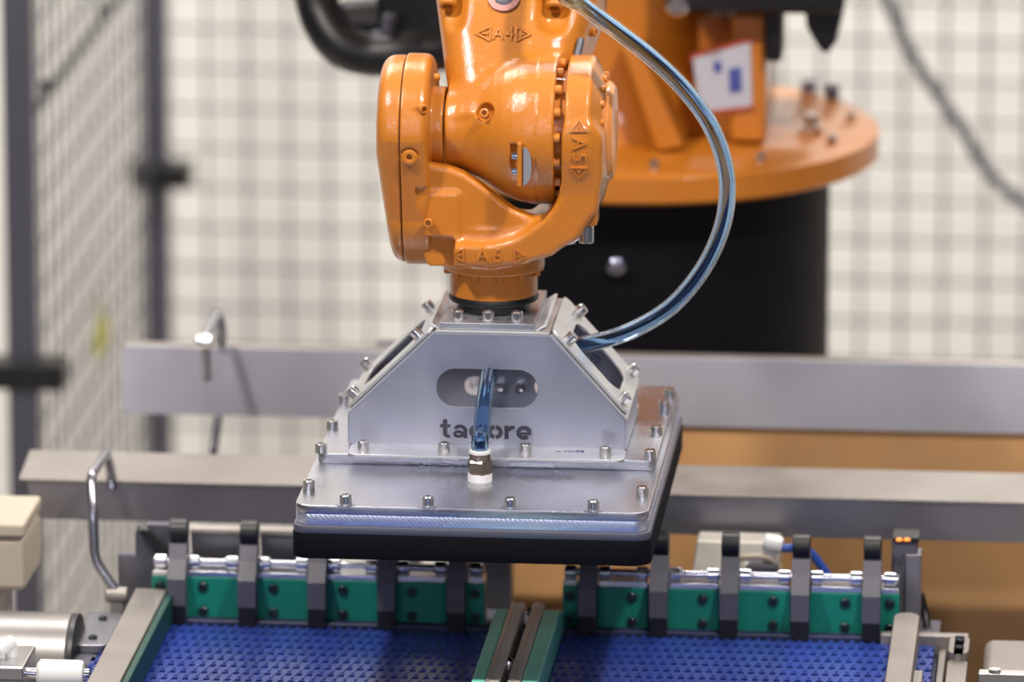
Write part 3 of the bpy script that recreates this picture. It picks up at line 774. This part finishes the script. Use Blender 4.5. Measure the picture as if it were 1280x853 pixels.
def gate(blocks, levers, mir, label):
    a = at(blocks[0][0], 760, Y=YB).x; b = at(blocks[-1][1], 760, Y=YB).x
    T = thing('stop_gate', ((a+b)/2, YB, ZB), label, 'stop gate', 'stop gates at the end of the conveyor')
    for (p0, p1) in blocks:
        x0 = at(p0, 760, Y=YB).x; x1 = at(p1, 760, Y=YB).x; wd = x1-x0
        g = MB(); g.box(x0, x1, YB, YB+.018, ZB+.001, ZB+.0585); bo = g.build('green_block', GREEN, T, bevel=.0012)
        g = MB(); g.box(x0+.001, x1-.001, YB+.002, YB+.03, ZB+.0587, ZB+.0665); g.build('clamp_base', STEEL, T, bevel=.001)
        cx = (x0+x1)/2 + (.012*mir if wd > .04 else 0)
        for z in (.0125, .046):
            r = MB(); r.lathe([(.0088, -.0006), (.0088, .0006), (.0064, .0008), (.0064, -.0004)], (cx, YB, ZB+z), (0, -1, 0), 20); ro = r.build('counterbore', DARKCB, bo)
            inst('screw', SCREWD, bo, (cx, YB+.0005, ZB+z), ZTO((0, -1, 0)))
        for x in ((x0+.009, x1-.009) if wd > .04 else ((x0+x1)/2,)):
            inst('collar', COLM, T, (x, YB+.014, ZB+.0755))
    s = MB(); s.cyl((a+.002, YB+.014, ZB+.0755), (b-.002, YB+.014, ZB+.0755), .0052, 20); s.build('shaft', CHROME, T)
    s = MB(); s.box(a, b, YB+.0182, YB+.028, ZB, ZB+.058); s.build('back_bar', GRAPH, T)
    for px in levers:
        x = at(px, 760, Y=YB-.02).x
        lv = inst('lever', LEVM, T, (x, YB, ZB)); inst('roller', ROLM, lv, (x, YB+.0125, ZB+.118)); inst('foot', FOOTM, lv, (x, YB, ZB))
    return T
gate([(190, 211), (233, 298), (321, 385), (408, 472), (495, 558), (582, 606)], [221, 309, 396, 483, 570], -1, 'green and black stop gate across the left belt lane')
gate([(703, 722), (747, 810), (835, 899), (922, 988), (1012, 1078), (1100, 1124)], [734, 823, 911, 1000, 1089], 1, 'green and black stop gate across the right belt lane, upright levers in full view')

# grey flaps behind the left gate
def flap(p0, p1, y0, y1, Y, label):
    a = at(p0, y1, Y=Y); b = at(p1, y0, Y=Y)
    T = thing('bent_flap', (a.x, Y, a.z), label, 'metal flap', 'bent flaps behind the left stop gate')
    s = MB(); s.prism([(Y, a.z), (Y+.004, a.z), (Y-.010, b.z-.012), (Y-.014, b.z-.012)], 'x', a.x, b.x); s.build('flap_sheet', SHEETD, T)
    s = MB(); s.cyl((a.x, Y-.010, b.z-.008), (b.x, Y-.010, b.z-.008), .0075, 16); s.build('rolled_edge', STAIN, T)
    return T
flap(241, 305, 655, 718, .52, 'grey bent metal flap with rolled edge, left one behind the left gate')
flap(328, 392, 657, 720, .52, 'grey bent metal flap with rolled edge, right one partly behind the foam pad')
T = thing('slim_rod', at(216, 712, Y=.50), 'thin pale upright rod at the left end of the left gate', 'rod')
s = MB(); s.cyl(at(216, 716, Y=.50), at(217, 652, Y=.50), .0042, 14); s.build('rod_body', STAIN, T); s = MB(); s.cyl(at(216, 720, Y=.50), at(216, 713, Y=.50), .007, 14); s.build('rod_foot', STEEL, T)
s = MB(); s.box(bl, at(400, 700, Y=.535).x, .528, .545, ZB-.03, ZB+.065); tag(s.build('mounting_strip', SHEETD), 'dark grey mounting strip behind the left stop gate', 'strip')
# dark bracket left, and sensor bracket right
a = at(170, 745, Y=.50); b = at(213, 662, Y=.50)
T = thing('corner_bracket', (a.x, .50, a.z), 'dark grey angled bracket at the left end of the left gate', 'bracket')
s = MB(); s.prism([(a.x, a.z-.05), (b.x-.004, a.z-.05), (b.x-.010, a.z+.045), (a.x+.004, b.z+.004), (a.x, b.z-.008)], 'y', .50, .506); s.build('bracket_face', GRAPH, T, bevel=.001)
s = MB(); d0 = at(176, 665, Y=.488); d1 = at(212, 700, Y=.488)
s.add([d0+Vector((-.004, 0, .002)), d0+Vector((.010, 0, .002)), d1+Vector((.006, 0, 0)), d1+Vector((-.008, 0, 0))]+[v+Vector((0, .012, 0)) for v in (d0+Vector((-.004, 0, .002)), d0+Vector((.010, 0, .002)), d1+Vector((.006, 0, 0)), d1+Vector((-.008, 0, 0)))],
      [(0,1,2,3),(7,6,5,4),(0,4,5,1),(1,5,6,2),(2,6,7,3),(3,7,4,0)]); s.build('bracket_brace', BLACK, T)
s = MB(); s.box(b.x-.034, b.x+.002, .512, .53, a.z+.02, b.z+.002); s.build('bracket_back', GRAPH, T)

a = at(1113, 795, Y=.49); b = at(1151, 676, Y=.49)
T = thing('light_sensor', (a.x, .49, a.z), 'dark grey upright sensor with two orange indicator lights, right of the right gate', 'sensor')
s = MB(); s.box(a.x, b.x-.004, .49, .515, a.z, b.z-.002); s.build('sensor_body', GRAPH, T, bevel=.003)
s = MB(); s.box(b.x-.020, b.x+.001, .484, .52, a.z-.03, b.z-.018); s.build('sensor_bracket', SHEETD, T, bevel=.002)
s = MB(); s.box(a.x+.001, b.x-.002, .487, .530, b.z-.002, b.z+.004); sh = s.build('sensor_head', BLACK, T, bevel=.001)
for px in (1124, 1134):
    c = at(px, 676, Z=b.z+.004); s = MB(); s.lathe([(.0045, 0), (.0045, .0015), (.003, .003)], c, (0, 0, 1), 12); s.build('indicator_light', LED, sh)
s = MB(); s.tube(smooth_path([at(1150, 742, Y=.52), at(1156, 765, Y=.52), at(1160, 790, Y=.50), at(1166, 794, Y=.49), at(1150, 803, Y=.48)], 6), .0055, 12); s.build('sensor_cable', BLACK, T)

# ------------------------------------------------------------------ guide rails
ZR = ZB+.043
def rail(x0, x1, y0, y1, z0, z1, green, label, grn=None):
    grn = grn or mat('shaded_green_liner', (0.0, 0.05, 0.04), 0.5)  # darker than the block green: the liner's shade is put into its colour
    T = thing('guide_rail', ((x0+x1)/2, y0, z0), label, 'guide rail', 'guide rails along the belt')
    s = MB(); s.box(x0, x1, y0, y1, z0, z1); s.build('steel_bar', STAIN, T, bevel=.002)
    if green:
        s = MB(); s.box(*green, y0, y1-.002, z0, z1-.002); s.build('green_liner', grn, T, bevel=.002)
    for yy in (y0+.25, y0+.75):
        s = MB(); s.box((x0+x1)/2-.006, (x0+x1)/2+.006, yy, yy+.03, ZB-.14, z0+.004); s.build('rail_foot', STAIN, T)
    return T
xg1 = at(150, 853, Z=ZR).x; xg0 = at(108, 853, Z=ZR).x
rail(xg0, xg1, -1.0, YB-.004, ZB+.003, ZR, (xg1+.0005, xg1+.010), 'steel guide rail with green liner painted in shade at the left edge of the belt')
xr0 = at(1106, 853, Z=ZR).x; xr1 = at(1139, 853, Z=ZR).x
T = rail(xr0, xr1, -1.0, .395, ZB+.003, ZR+.004, None, 'plain steel guide rail with rounded end at the right edge of the belt')
s = MB(); s.cyl(((xr0+xr1)/2, .395, ZB+.003), ((xr0+xr1)/2, .395, ZR+.0035), (xr1-xr0)/2, 24, .002); s.build('rounded_end', STAIN, T)
s = MB(); s.box(xr1+.0005, xr1+.012, -1.0, at(1140, 836, Z=ZR-.006).y, ZB+.003, ZR-.008); s.build('splice_plate', STAIN, T, bevel=.001)
RAILM = mat('lit_rail_steel', (.58, .54, .50), .45, metal=.15)  # steel made paler in place of light on the bar tops
# the two rails in the middle, steel and light green wear strips lightened to look lit
ZM = ZB+.046
def mid(xs, xg, label, lean):
    T = thing('guide_rail', (xs[0], -1, ZB), label, 'guide rail', 'guide rails along the belt')
    yend = .425
    s = MB(); s.box(xs[0], xs[1], -1.0, yend-.012, ZB+.002, ZM); st = s.build('steel_bar', RAILM, T, bevel=.0015)
    s = MB(); s.box(xs[0]+.004*(1-lean), xs[0]+.005+.004*(1-lean), -1.0, yend-.014, ZM, ZM+.0015); s.build('bar_edge', mat('pale_edge', (.62, .56, .47), .4, metal=.6), st)
    s = MB(); n = 8
    prof = [(-1.0, ZB+.002), (-1.0, ZM)]+[(yend-.06+.06*math.sin(i/n*math.pi/2), ZM-.030+.030*math.cos(i/n*math.pi/2)) for i in range(n+1)]+[(yend, ZB+.002)]
    s.prism(prof, 'x', xg[0], xg[1]); s.build('wear_strip', GREENL, T, bevel=.003)
    return T
c = [at(px, 853, Z=ZM).x for px in (588, 606, 624, 634, 651, 673)]
mid((c[1]+.0005, c[2]), (c[0], c[1]), 'middle guide rail with light green strip brightened as if lit, facing the left lane', 1)
mid((c[3], c[4]-.0005), (c[4], c[5]), 'middle guide rail with light green strip brightened as if lit, facing the right lane', 0)
s = MB(); s.box(c[2]+.001, c[3]-.001, -1.0, .40, ZB-.01, ZB+.006); s.build('divider_bed', BLACK, CV)
T = thing('clamp_knob', ((c[2]+c[3])/2, .20, ZB+.02), 'shiny steel knob between the two middle rails', 'knob')
k0 = at(636, 835, Z=ZB+.03)
s = MB(); s.lathe([(.004, -.024), (.005, -.008), (.010, 0), (.0115, .010), (.008, .020), (.001, .024)], (k0.x, k0.y, ZB+.02), (0, 0, 1), 24); s.build('knob_head', STEEL, T)
s = MB(); s.cyl((c[2], k0.y, ZB+.014), (c[3], k0.y, ZB+.014), .004, 12); s.build('knob_pin', STEEL, T)
for px, py, lab_ in ((656, 757, 'small steel spacer bolt at the far end between the middle rails'), (650, 778, 'small steel spacer bolt in mid-gap between the middle rails')):
    p_ = at(px-8, py+14, Z=ZB+.02)
    T = thing('spacer_bolt', p_, lab_, 'bolt', 'spacer bolts between the middle rails')
    s = MB(); s.cyl((c[2]-.001, p_.y, ZB+.026), (c[3]+.001, p_.y, ZB+.026), .005, 14); s.build('spacer_shank', STEEL, T)
    s = MB(); s.cyl(((c[2]+c[3])/2-.003, p_.y, ZB+.026), ((c[2]+c[3])/2+.003, p_.y, ZB+.026), .008, 6); s.build('spacer_nut', STEEL, T)

# ------------------------------------------------------------------ things at the lower left and right
dl = at(92, 800, Y=.30); dz = at(60, 768, Y=.30).z-.075
T = thing('drive_drum', (dl.x-.1, .30, dz), 'dull steel drum motor at the left edge of the conveyor', 'drum')
s = MB(); s.lathe([(.072, 0), (.075, .003), (.075, .247), (.072, .25)], (dl.x-.25, .30, dz), (1, 0, 0), 48); s.build('drum_shell', mat('worn_drum_steel', (.27, .255, .25), .4, metal=.75, noise=.2, nscale=9), T)
s = MB(); s.lathe([(.074, 0), (.074, .006), (.060, .008), (.030, .009)], (dl.x, .30, dz), (1, 0, 0), 48); s.build('drum_end', BLACK, T)
s = MB(); s.cyl((dl.x, .30, dz), (bl-.004, .30, dz), .02, 20); s.build('drum_shaft', STEEL, T)
s = MB(); s.box(dl.x-.16, dl.x-.10, .27, .33, 0, dz-.06); s.build('drum_stand', STAIN, T)
p_ = [at(x, y, Z=ZB+.012) for x, y in ((106, 765), (150, 765), (134, 806), (90, 806))]
T = thing('bearing_bracket', (p_[3].x, p_[3].y, ZB-.05), 'grey bearing bracket with two bolts between drum and left guide rail', 'bracket')
s = MB(); x0 = p_[3].x+.0; x1 = x0+.046; ya = p_[3].y; yb = p_[0].y
s.prism(rrect(x0, x1, ya, yb, .012), 'z', ZB+.0, ZB+.012); s.build('bracket_top', SHEETD, T, bevel=.002)
s = MB(); s.box(x0, x1-.004, ya-.18, ya-.004, ZB-.05, ZB-.016); s.build('bracket_step', STAIN, T, bevel=.003)
s = MB(); s.box(x0+.006, x1-.012, ya-.05, yb-.02, ZB-.12, ZB); s.build('bracket_web', GRAPH, T)
for yy in (ya+.03, yb-.035):
    inst('bracket_bolt', SCREWD, T, ((x0+x1)/2, yy, ZB+.012))
# small pneumatic cylinder, push-in elbow, white roller
pz = ZB-.005
a = at(0, 852, Z=pz)
T = thing('pneumatic_cylinder', (a.x, .12, pz-.04), 'small steel pneumatic block with rod in the lower left corner', 'pneumatic block')
x1 = at(36, 830, Y=.10).x; zt_ = at(20, 812, Y=.14).z
s = MB(); s.box(x1-.12, x1, .06, .16, zt_-.060, zt_); s.build('cylinder_block', STEEL, T, bevel=.003)
for q_ in (.016, .034):
    s = MB(); s.box(x1-.12, x1+.0008, .0592, .061, zt_-q_-.003, zt_-q_); s.build('block_groove', GRAPH, T)
rz = at(42, 842, Y=.08).z
s = MB(); s.cyl((x1, .08, rz), (x1+.016, .08, rz), .0075, 18); s.build('piston_rod', CHROME, T)
s = MB(); s.box(x1-.11, x1-.02, .07, .15, 0, zt_-.059); s.build('block_stand', STAIN, T)
T = thing('white_roller', (x1+.04, .08, rz-.02), 'white plastic roller beside the pneumatic block, lower left', 'roller')
xe = at(104, 842, Y=.08).x
s = MB(); s.lathe([(.014, 0), (.0185, .004), (.0185, xe-x1-.018), (.016, xe-x1-.014)], (x1+.0145, .08, rz), (1, 0, 0), 32); s.build('roller_shell', WHITE, T)
s = MB(); s.cyl((xe, .08, rz), (xe+.008, .08, rz), .008, 16); s.build('roller_pin', CHROME, T)
el = at(14, 808, Y=.11)
T = thing('push_fitting', el, 'white push-in elbow with short blue hose on the lower left pneumatic block', 'hose fitting', 'white push-in elbow fittings')
s = MB(); s.cyl((el.x, .11, zt_), (el.x, .11, zt_+.012), .008, 18); s.cyl((el.x+.004, .11, zt_+.020), (el.x-.016, .10, zt_+.010), .0095, 20, .002); s.build('fitting_elbow', WHITE, T)
s = MB(); s.tube(smooth_path([(el.x-.010, .103, zt_+.013), (el.x-.03, .095, zt_+.004), (el.x-.07, .08, zt_-.01)], 6), .0055, 14); s.build('fitting_hose', BLUEH, T)
# beige box on the left
a = at(-60, 738, Y=.42); b = at(30, 655, Y=.42)
T = thing('beige_box', (a.x, .42, a.z), 'beige rounded plastic box at the left edge of the picture', 'box')
s = MB(); s.box(a.x, b.x, .42, .56, a.z, b.z-.02); s.build('box_body', BEIGE, T, bevel=.009, seg=3)
s = MB(); s.box(a.x-.002, b.x+.001, .416, .564, b.z-.019, b.z); s.build('box_lid', BEIGE, T, bevel=.005, seg=3)
s = MB(); s.box(a.x+.02, b.x-.035, .46, .52, 0, a.z+.01); s.build('box_stand', POSTL, T)
# right bracket and drum
T = thing('bearing_bracket', (br, .2, ZB-.05), 'worn grey bearing bracket right of the belt, beside the right drum', 'bracket')
a = at(1179, 853, Z=ZB+.016); b = at(1224, 796, Z=ZB+.016); j = at(1200, 818, Z=ZB+.016)
s = MB(); s.prism(rrect(a.x+.002, b.x-.012, j.y, b.y, .016), 'z', ZB+.004, ZB+.016); s.build('bracket_top', STAIN, T, bevel=.002)
s = MB(); s.prism(rrect(a.x+.001, b.x-.012, j.y-.25, j.y+.01, .012), 'z', ZB-.008, ZB+.006); s.build('bracket_step', STAIN, T, bevel=.002)
s = MB(); s.box(a.x+.008, b.x-.02, j.y-.15, b.y-.02, ZB-.14, ZB+.004); s.build('bracket_web', STAIN, T)
for yy in (j.y+.025, b.y-.025): inst('bracket_bolt', SCREWD, T, ((a.x+b.x)/2-.004, yy, ZB+.016))
s = MB(); s.box(br-.075, b.x-.014, b.y+.005, b.y+.022, ZB-.02, ZB+.014); s.build('bracket_arm', STAIN, T, bevel=.002)
a = at(1229, 805, Y=.33)
T = thing('drive_drum', (a.x+.1, .33, ZB-.07), 'grey steel drum housing in the lower right corner', 'drum')
s = MB(); s.box(a.x, a.x+.3, .14, .42, ZB-.10, ZB+.012); s.build('housing_body', STAIN, T, bevel=.012, seg=3)
s = MB(); zz = at(1250, 846, Y=.135).z; s.box(a.x-.001, a.x+.3, .12, .1395, zz-.03, zz+.008); s.build('housing_edge', STEEL, T, bevel=.002)
s = MB(); s.cyl((a.x+.02, .128, zz+.008), (a.x+.02, .128, zz+.012), .008, 16); s.build('housing_bolt', STEEL, T)
s = MB(); s.box(a.x+.08, a.x+.16, .2, .3, 0, ZB-.09); s.build('housing_stand', STAIN, T)

# valve with white fittings behind the right gate
a = at(862, 735, Y=.57); b = at(985, 684, Y=.57)
T = thing('valve_block', (a.x, .57, a.z), 'pale metal valve block behind the right stop gate', 'valve')
s = MB(); s.add([(a.x, .56, a.z), (b.x-.012, .56, a.z), (b.x-.012, .59, b.z), (a.x+.008, .59, b.z), (a.x, .64, a.z), (b.x-.012, .64, a.z), (b.x-.012, .64, b.z), (a.x+.008, .64, b.z)],
    [(0,1,2,3),(7,6,5,4),(0,4,5,1),(1,5,6,2),(2,6,7,3),(3,7,4,0)]); s.build('valve_body', mat('pale_valve', (.55, .52, .46), .4, metal=.3, noise=.15, nscale=30), T, bevel=.003)
s = MB(); c_ = at(945, 715, Y=.55); s.box(c_.x-.012, c_.x+.03, .54, .57, c_.z-.02, c_.z+.012); s.build('valve_solenoid', GRAPH, T, bevel=.003)
s = MB(); s.tube(smooth_path([at(905, 706, Y=.56), at(930, 697, Y=.55), at(960, 698, Y=.55), at(975, 712, Y=.56)], 6), .004, 10); s.build('valve_wire', BEIGE, T)
s = MB(); s.box(a.x+.02, b.x-.03, .60, .64, ZB-.12, a.z+.004); s.build('valve_mount', GRAPH, T)
for (x, y, lab_, hpts) in ((966, 681, 'white push-in elbow with blue hose on top of the valve block', [(972, 684), (984, 686), (1000, 684), (1012, 690), (1024, 705), (1036, 722), (1046, 745)]),
                    (936, 712, 'lower white push-in fitting on the front of the valve block', None)):
    c_ = at(x, y, Y=.555)
    T2 = thing('push_fitting', c_, lab_, 'hose fitting', 'white push-in elbow fittings')
    s = MB()
    if hpts: s.cyl(c_+Vector((-.012, 0, .004)), c_+Vector((.012, 0, -.002)), .012, 20, .002); s.cyl(c_+Vector((-.004, .004, -.020)), c_+Vector((-.004, .004, 0)), .009, 18)
    else: s.cyl(c_+Vector((.004, 0, .008)), c_+Vector((-.002, 0, -.012)), .009, 18, .002); s.cyl(c_+Vector((-.002, 0, -.022)), c_+Vector((-.002, 0, -.010)), .006, 14)
    s.build('fitting_elbow', WHITE, T2)
    if hpts:
        s = MB(); s.tube(smooth_path([at(u, v, Y=.555) for u, v in hpts], 6), .0058, 14); s.build('fitting_hose', BLUEH, T2)

# ------------------------------------------------------------------ guard beams
yb0, yb1 = .66, .78
def edge(px, py, Y): return at(px, py, Y=Y)
e0 = edge(24, 598, yb0); e1 = edge(28, 650, yb0); xR = 1.05
zt1 = at(300, 573+0, Y=yb1).z
T = thing('sheet_guard', (0, .7, e1.z), 'folded grey sheet metal guard beam just above the stop gates', 'beam', 'sheet metal guard beams')
ztf = at(400, 610, Y=yb0).z; zbf = at(300, 655, Y=yb0).z; ztr = at(300, 572, Y=yb1).z
s = MB(); n = 6
s.prism([(e0.x+.022, zbf)] if False else [(e0.x+.010, ztf), (xR, ztf), (xR, zbf), (e0.x+.032, zbf)]+[(e0.x+.032-.014*math.sin(i/n*math.pi/2), zbf+.012-.012*math.cos(i/n*math.pi/2)) for i in range(1, n+1)], 'y', yb0, yb0+.003)
s.build('beam_face', SHEETD, T, bevel=.0006)
s = MB(); s.add([(e0.x, yb0-.003, ztf), (xR, yb0-.003, ztf), (xR, yb1, ztr), (e0.x-.004, yb1, ztr), (e0.x, yb0-.003, ztf+.004), (xR, yb0-.003, ztf+.004), (xR, yb1, ztr+.004), (e0.x-.004, yb1, ztr+.004)],
    [(0,1,2,3),(7,6,5,4),(0,4,5,1),(1,5,6,2),(2,6,7,3),(3,7,4,0)]); s.build('beam_top', STAIN, T, bevel=.001)
sx = at(612, 730, Y=.66).x
s = MB(); s.box(sx-.03, sx+.028, yb0+.004, yb0+.05, 0, ztf-.002); s.build('beam_post', GRAPH, T)
s = MB(); s.box(xR-.06, xR, yb0+.004, yb0+.06, 0, ztf-.002); s.build('beam_post', GRAPH, T)
Y2 = 1.02
T = thing('sheet_guard', (0, Y2, 1.2), 'broad flat stainless guard beam in front of the black pedestal', 'beam', 'sheet metal guard beams')
u0 = at(152, 432, Y=Y2); u1 = at(152, 517, Y=Y2)
n = 5; r_ = .012
s = MB(); s.prism(rrect(u0.x, 1.5, u1.z, u0.z, .008), 'y', Y2, Y2+.004); s.build('beam_face', SHEET, T, bevel=.0008)
s = MB(); s.box(u0.x, 1.5, Y2+.0005, Y2+.028, u0.z-.004, u0.z+.0005); s.build('beam_lip', STAIN, T, bevel=.001)
for x in (-.24, 1.42):
    s = MB(); s.box(x, x+.06, Y2+.03, Y2+.09, 0, u0.z-.006); s.build('beam_post', GRAPH, T)
# steel sheet behind the lower beam, reflected orange painted in as tan
xt0 = at(648, 620, Y=Y2+.018).x
zA = at(900, 520, Y=Y2+.018).z
T = thing('inclined_sheet', (.7, .84, 0), 'inclined steel sheet behind the guards on the right, warm reflection painted in tan brown', 'metal sheet')
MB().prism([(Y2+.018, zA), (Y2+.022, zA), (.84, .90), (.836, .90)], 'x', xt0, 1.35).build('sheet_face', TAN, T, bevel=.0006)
for x in (.3, 1.2):
    s = MB(); s.box(x, x+.05, .842, .89, 0, .925); s.build('sheet_leg', GRAPH, T)

# ------------------------------------------------------------------ bent rod handles
def handle(pts, r, label, clampz=None):
    T = thing('rod_handle', pts[-1], label, 'handle', 'bent rod handles on the guard beams')
    out = []
    for i, p in enumerate(pts):
        p = Vector(p)
        if 0 < i < len(pts)-1:
            a_ = Vector(pts[i-1]); b2 = Vector(pts[i+1]); L = min((p-a_).length, (b2-p).length, .03)*.5
            q0 = p+(a_-p).normalized()*L; q1 = p+(b2-p).normalized()*L
            out += [q0*(1-t)**2+p*2*t*(1-t)+q1*t*t for t in (0, .25, .5, .75, 1)]
        else: out.append(p)
    s = MB(); s.tube(out, r, 16); s.build('bent_rod', RODM, T)
    return T
T = handle([at(140, 612, Y=.658), at(139, 590, Y=.665), at(133, 566, Y=.62), at(114, 594, Y=.50), at(116, 640, Y=.47), at(118, 700, Y=.46), at(145, 740, Y=.455)], .0068, 'bent steel rod handle hooked over the lower guard beam')
c_ = at(147, 744, Y=.455)
s = MB(); s.cyl(c_+Vector((-.016, 0, 0)), c_+Vector((.014, 0, 0)), .011, 18, .002); s.box(c_.x-.010, c_.x+.008, .448, .470, ZB-.08, c_.z); s.build('rod_clamp', STAIN, T)
T = handle([at(276, 432, Y=1.016), at(277, 412, Y=1.012), at(272, 390, Y=.98), at(256, 424, Y=.84), at(258, 470, Y=.86), at(258, 474, Y=.862)], .0072, 'bent steel rod handle hooked over the upper flat guard beam')
s = MB(); s.cyl(at(274, 512, Y=1.06), at(267, 565, Y=.95), .006, 14); tag(s.build('lower_rod', GRAPH, T), 'dark lower end of the rod')
s = MB(); c_ = at(256, 424, Y=.84); s.cyl(c_+Vector((-.012, 0, -.004)), c_+Vector((.012, 0, -.004)), .010, 18, .002); s.build('rod_clamp', STEEL, T)

# ------------------------------------------------------------------ fence
XF = -.87; YP1, YP2 = 1.9, 3.3
zc = 1.13
def fpost(x, y, label, clamp):
    T = thing('fence_post', (x, y, 0), label, 'fence post', 'fence posts')
    s = MB(); s.box(x-.022, x+.022, y-.022, y+.022, .012, 2.35); s.build('post_tube', POST, T, bevel=.004)
    s = MB(); s.box(x-.06, x+.06, y-.05, y+.05, 0, .012); s.build('foot_plate', POST, T)
    s = MB(); s.box(x-.022+clamp[0], x+clamp[1], y-.034, y+.034, zc-.022, zc+.022); s.build('clamp', BLACK, T, bevel=.006)
    return T
fpost(XF-.003, YP1, 'dark grey fence post at the left edge of the picture', (-.03, .065))
fpost(XF+.004, YP2, 'dark grey corner fence post behind the guard beams', (-.022, .062))
fpost(1.75, YP2, 'dark grey fence post at the right end of the back fence', (-.022, .04))
def wire_mesh(p0, p1, r):
    s = MB(); s.tube([p0, p1], r, 6); me = s.mesh('wire'); me.materials.append(WIRE); return me
T = thing('mesh_fence', ((XF+1.7)/2, YP2, .1), 'black wire mesh fence panel across the back of the cell', 'fence panel', 'wire mesh fence panels')
vm = wire_mesh((0, 0, .12), (0, 0, 2.3), .0033); hm = wire_mesh((XF+.03, 0, 0), (1.72, 0, 0), .0033)
x0 = at(260, 300, Y=YP2).x
k = int((x0-(XF+.04))/.07); x = x0-.07*k
while x < 1.70:
    inst('wire', vm, T, (x, YP2-.003, 0)); x += .07
z0 = at(260, 236, Y=YP2).z; z = z0-.07*int((z0-.14)/.07)
while z < 2.28:
    inst('wire', hm, T, (0, YP2+.004, z)); z += .07
for z in (.11, 2.3):
    s = MB(); s.box(XF+.027, 1.727, YP2-.012, YP2+.012, z-.012, z+.012); s.build('frame_bar', POST, T)
T = thing('mesh_fence', (XF, (YP1+YP2)/2, .1), 'wire mesh fence panel along the left side, seen at a slant', 'fence panel', 'wire mesh fence panels')
vm = wire_mesh((0, 0, .12), (0, 0, 2.3), .0028); hm = wire_mesh((0, YP1+.03, 0), (0, YP2-.03, 0), .0028)
y = YP1+.08
while y < YP2-.05:
    inst('wire', vm, T, (XF, y, 0)); y += .088
z0 = at(60, 229, X=XF).z; z = z0-.07*int((z0-.14)/.07)
while z < 2.28:
    inst('wire', hm, T, (XF+.006, 0, z)); z += .07
for yy in (YP1+.036,):
    s = MB(); s.box(XF-.010, XF+.010, yy-.012, yy+.012, .1, 2.32); s.build('frame_bar', POSTL, T)
s = MB(); s.box(XF-.010, XF+.010, YP1+.03, YP2-.03, .098, .12); s.build('frame_bar', POST, T)
s = MB(); s.box(XF-.010, XF+.010, YP1+.03, YP2-.03, 2.3, 2.32); s.build('frame_bar', POST, T)
c_ = at(50, 125, X=XF+.014)
T = thing('fence_cable', (XF+.014, YP1, c_.z), 'black cable run along the left fence panel', 'cable')
s = MB(); s.tube([(XF+.014, YP1+.03, c_.z), (XF+.014, 2.5, c_.z-.002), (XF+.014, YP2-.03, c_.z)], .006, 10); s.build('cable_line', BLACK, T)
for yy in (2.1, 2.7, 3.1):
    s = MB(); s.box(XF-.004, XF+.021, yy-.004, yy+.004, c_.z-.008, c_.z+.008); s.build('cable_tie', BLACK, T)
c_ = at(128, 420, X=XF+.016)
T = thing('hanging_tag', c_, 'small yellow-green tag hanging on the left fence panel', 'tag')
s = MB(); s.box(XF+.010, XF+.016, c_.y-.06, c_.y+.06, c_.z-.03, c_.z+.02); s.build('tag_card', YELLOW, T, bevel=.004)
s = MB(); s.tube([(XF+.012, c_.y, c_.z+.018), (XF+.012, c_.y, c_.z+.06)], .003, 8); s.build('tag_string', YELLOW, T)
# loose cable in front of the back fence
pts = [at(x, y, Y=2.75) for x, y in ((1060, -110), (1105, -10), (1135, 60), (1170, 115), (1205, 165), (1235, 215), (1290, 262), (1360, 300))]
pts = [Vector((pts[0].x-.22, 3.27, 2.31)), Vector((pts[0].x-.12, 3.05, 2.12))]+pts
T = thing('hanging_cable', pts[0], 'grey cable hanging diagonally in front of the back fence at upper right', 'cable')
s = MB(); s.tube(smooth_path(pts, 6), .0095, 12); s.build('cable_run', CABLE, T)
s = MB(); s.box(pts[-1].x-.02, pts[-1].x+.02, 2.74, 3.28, pts[-1].z-.02, pts[-1].z+.02); s.build('cable_hanger', POST, T)
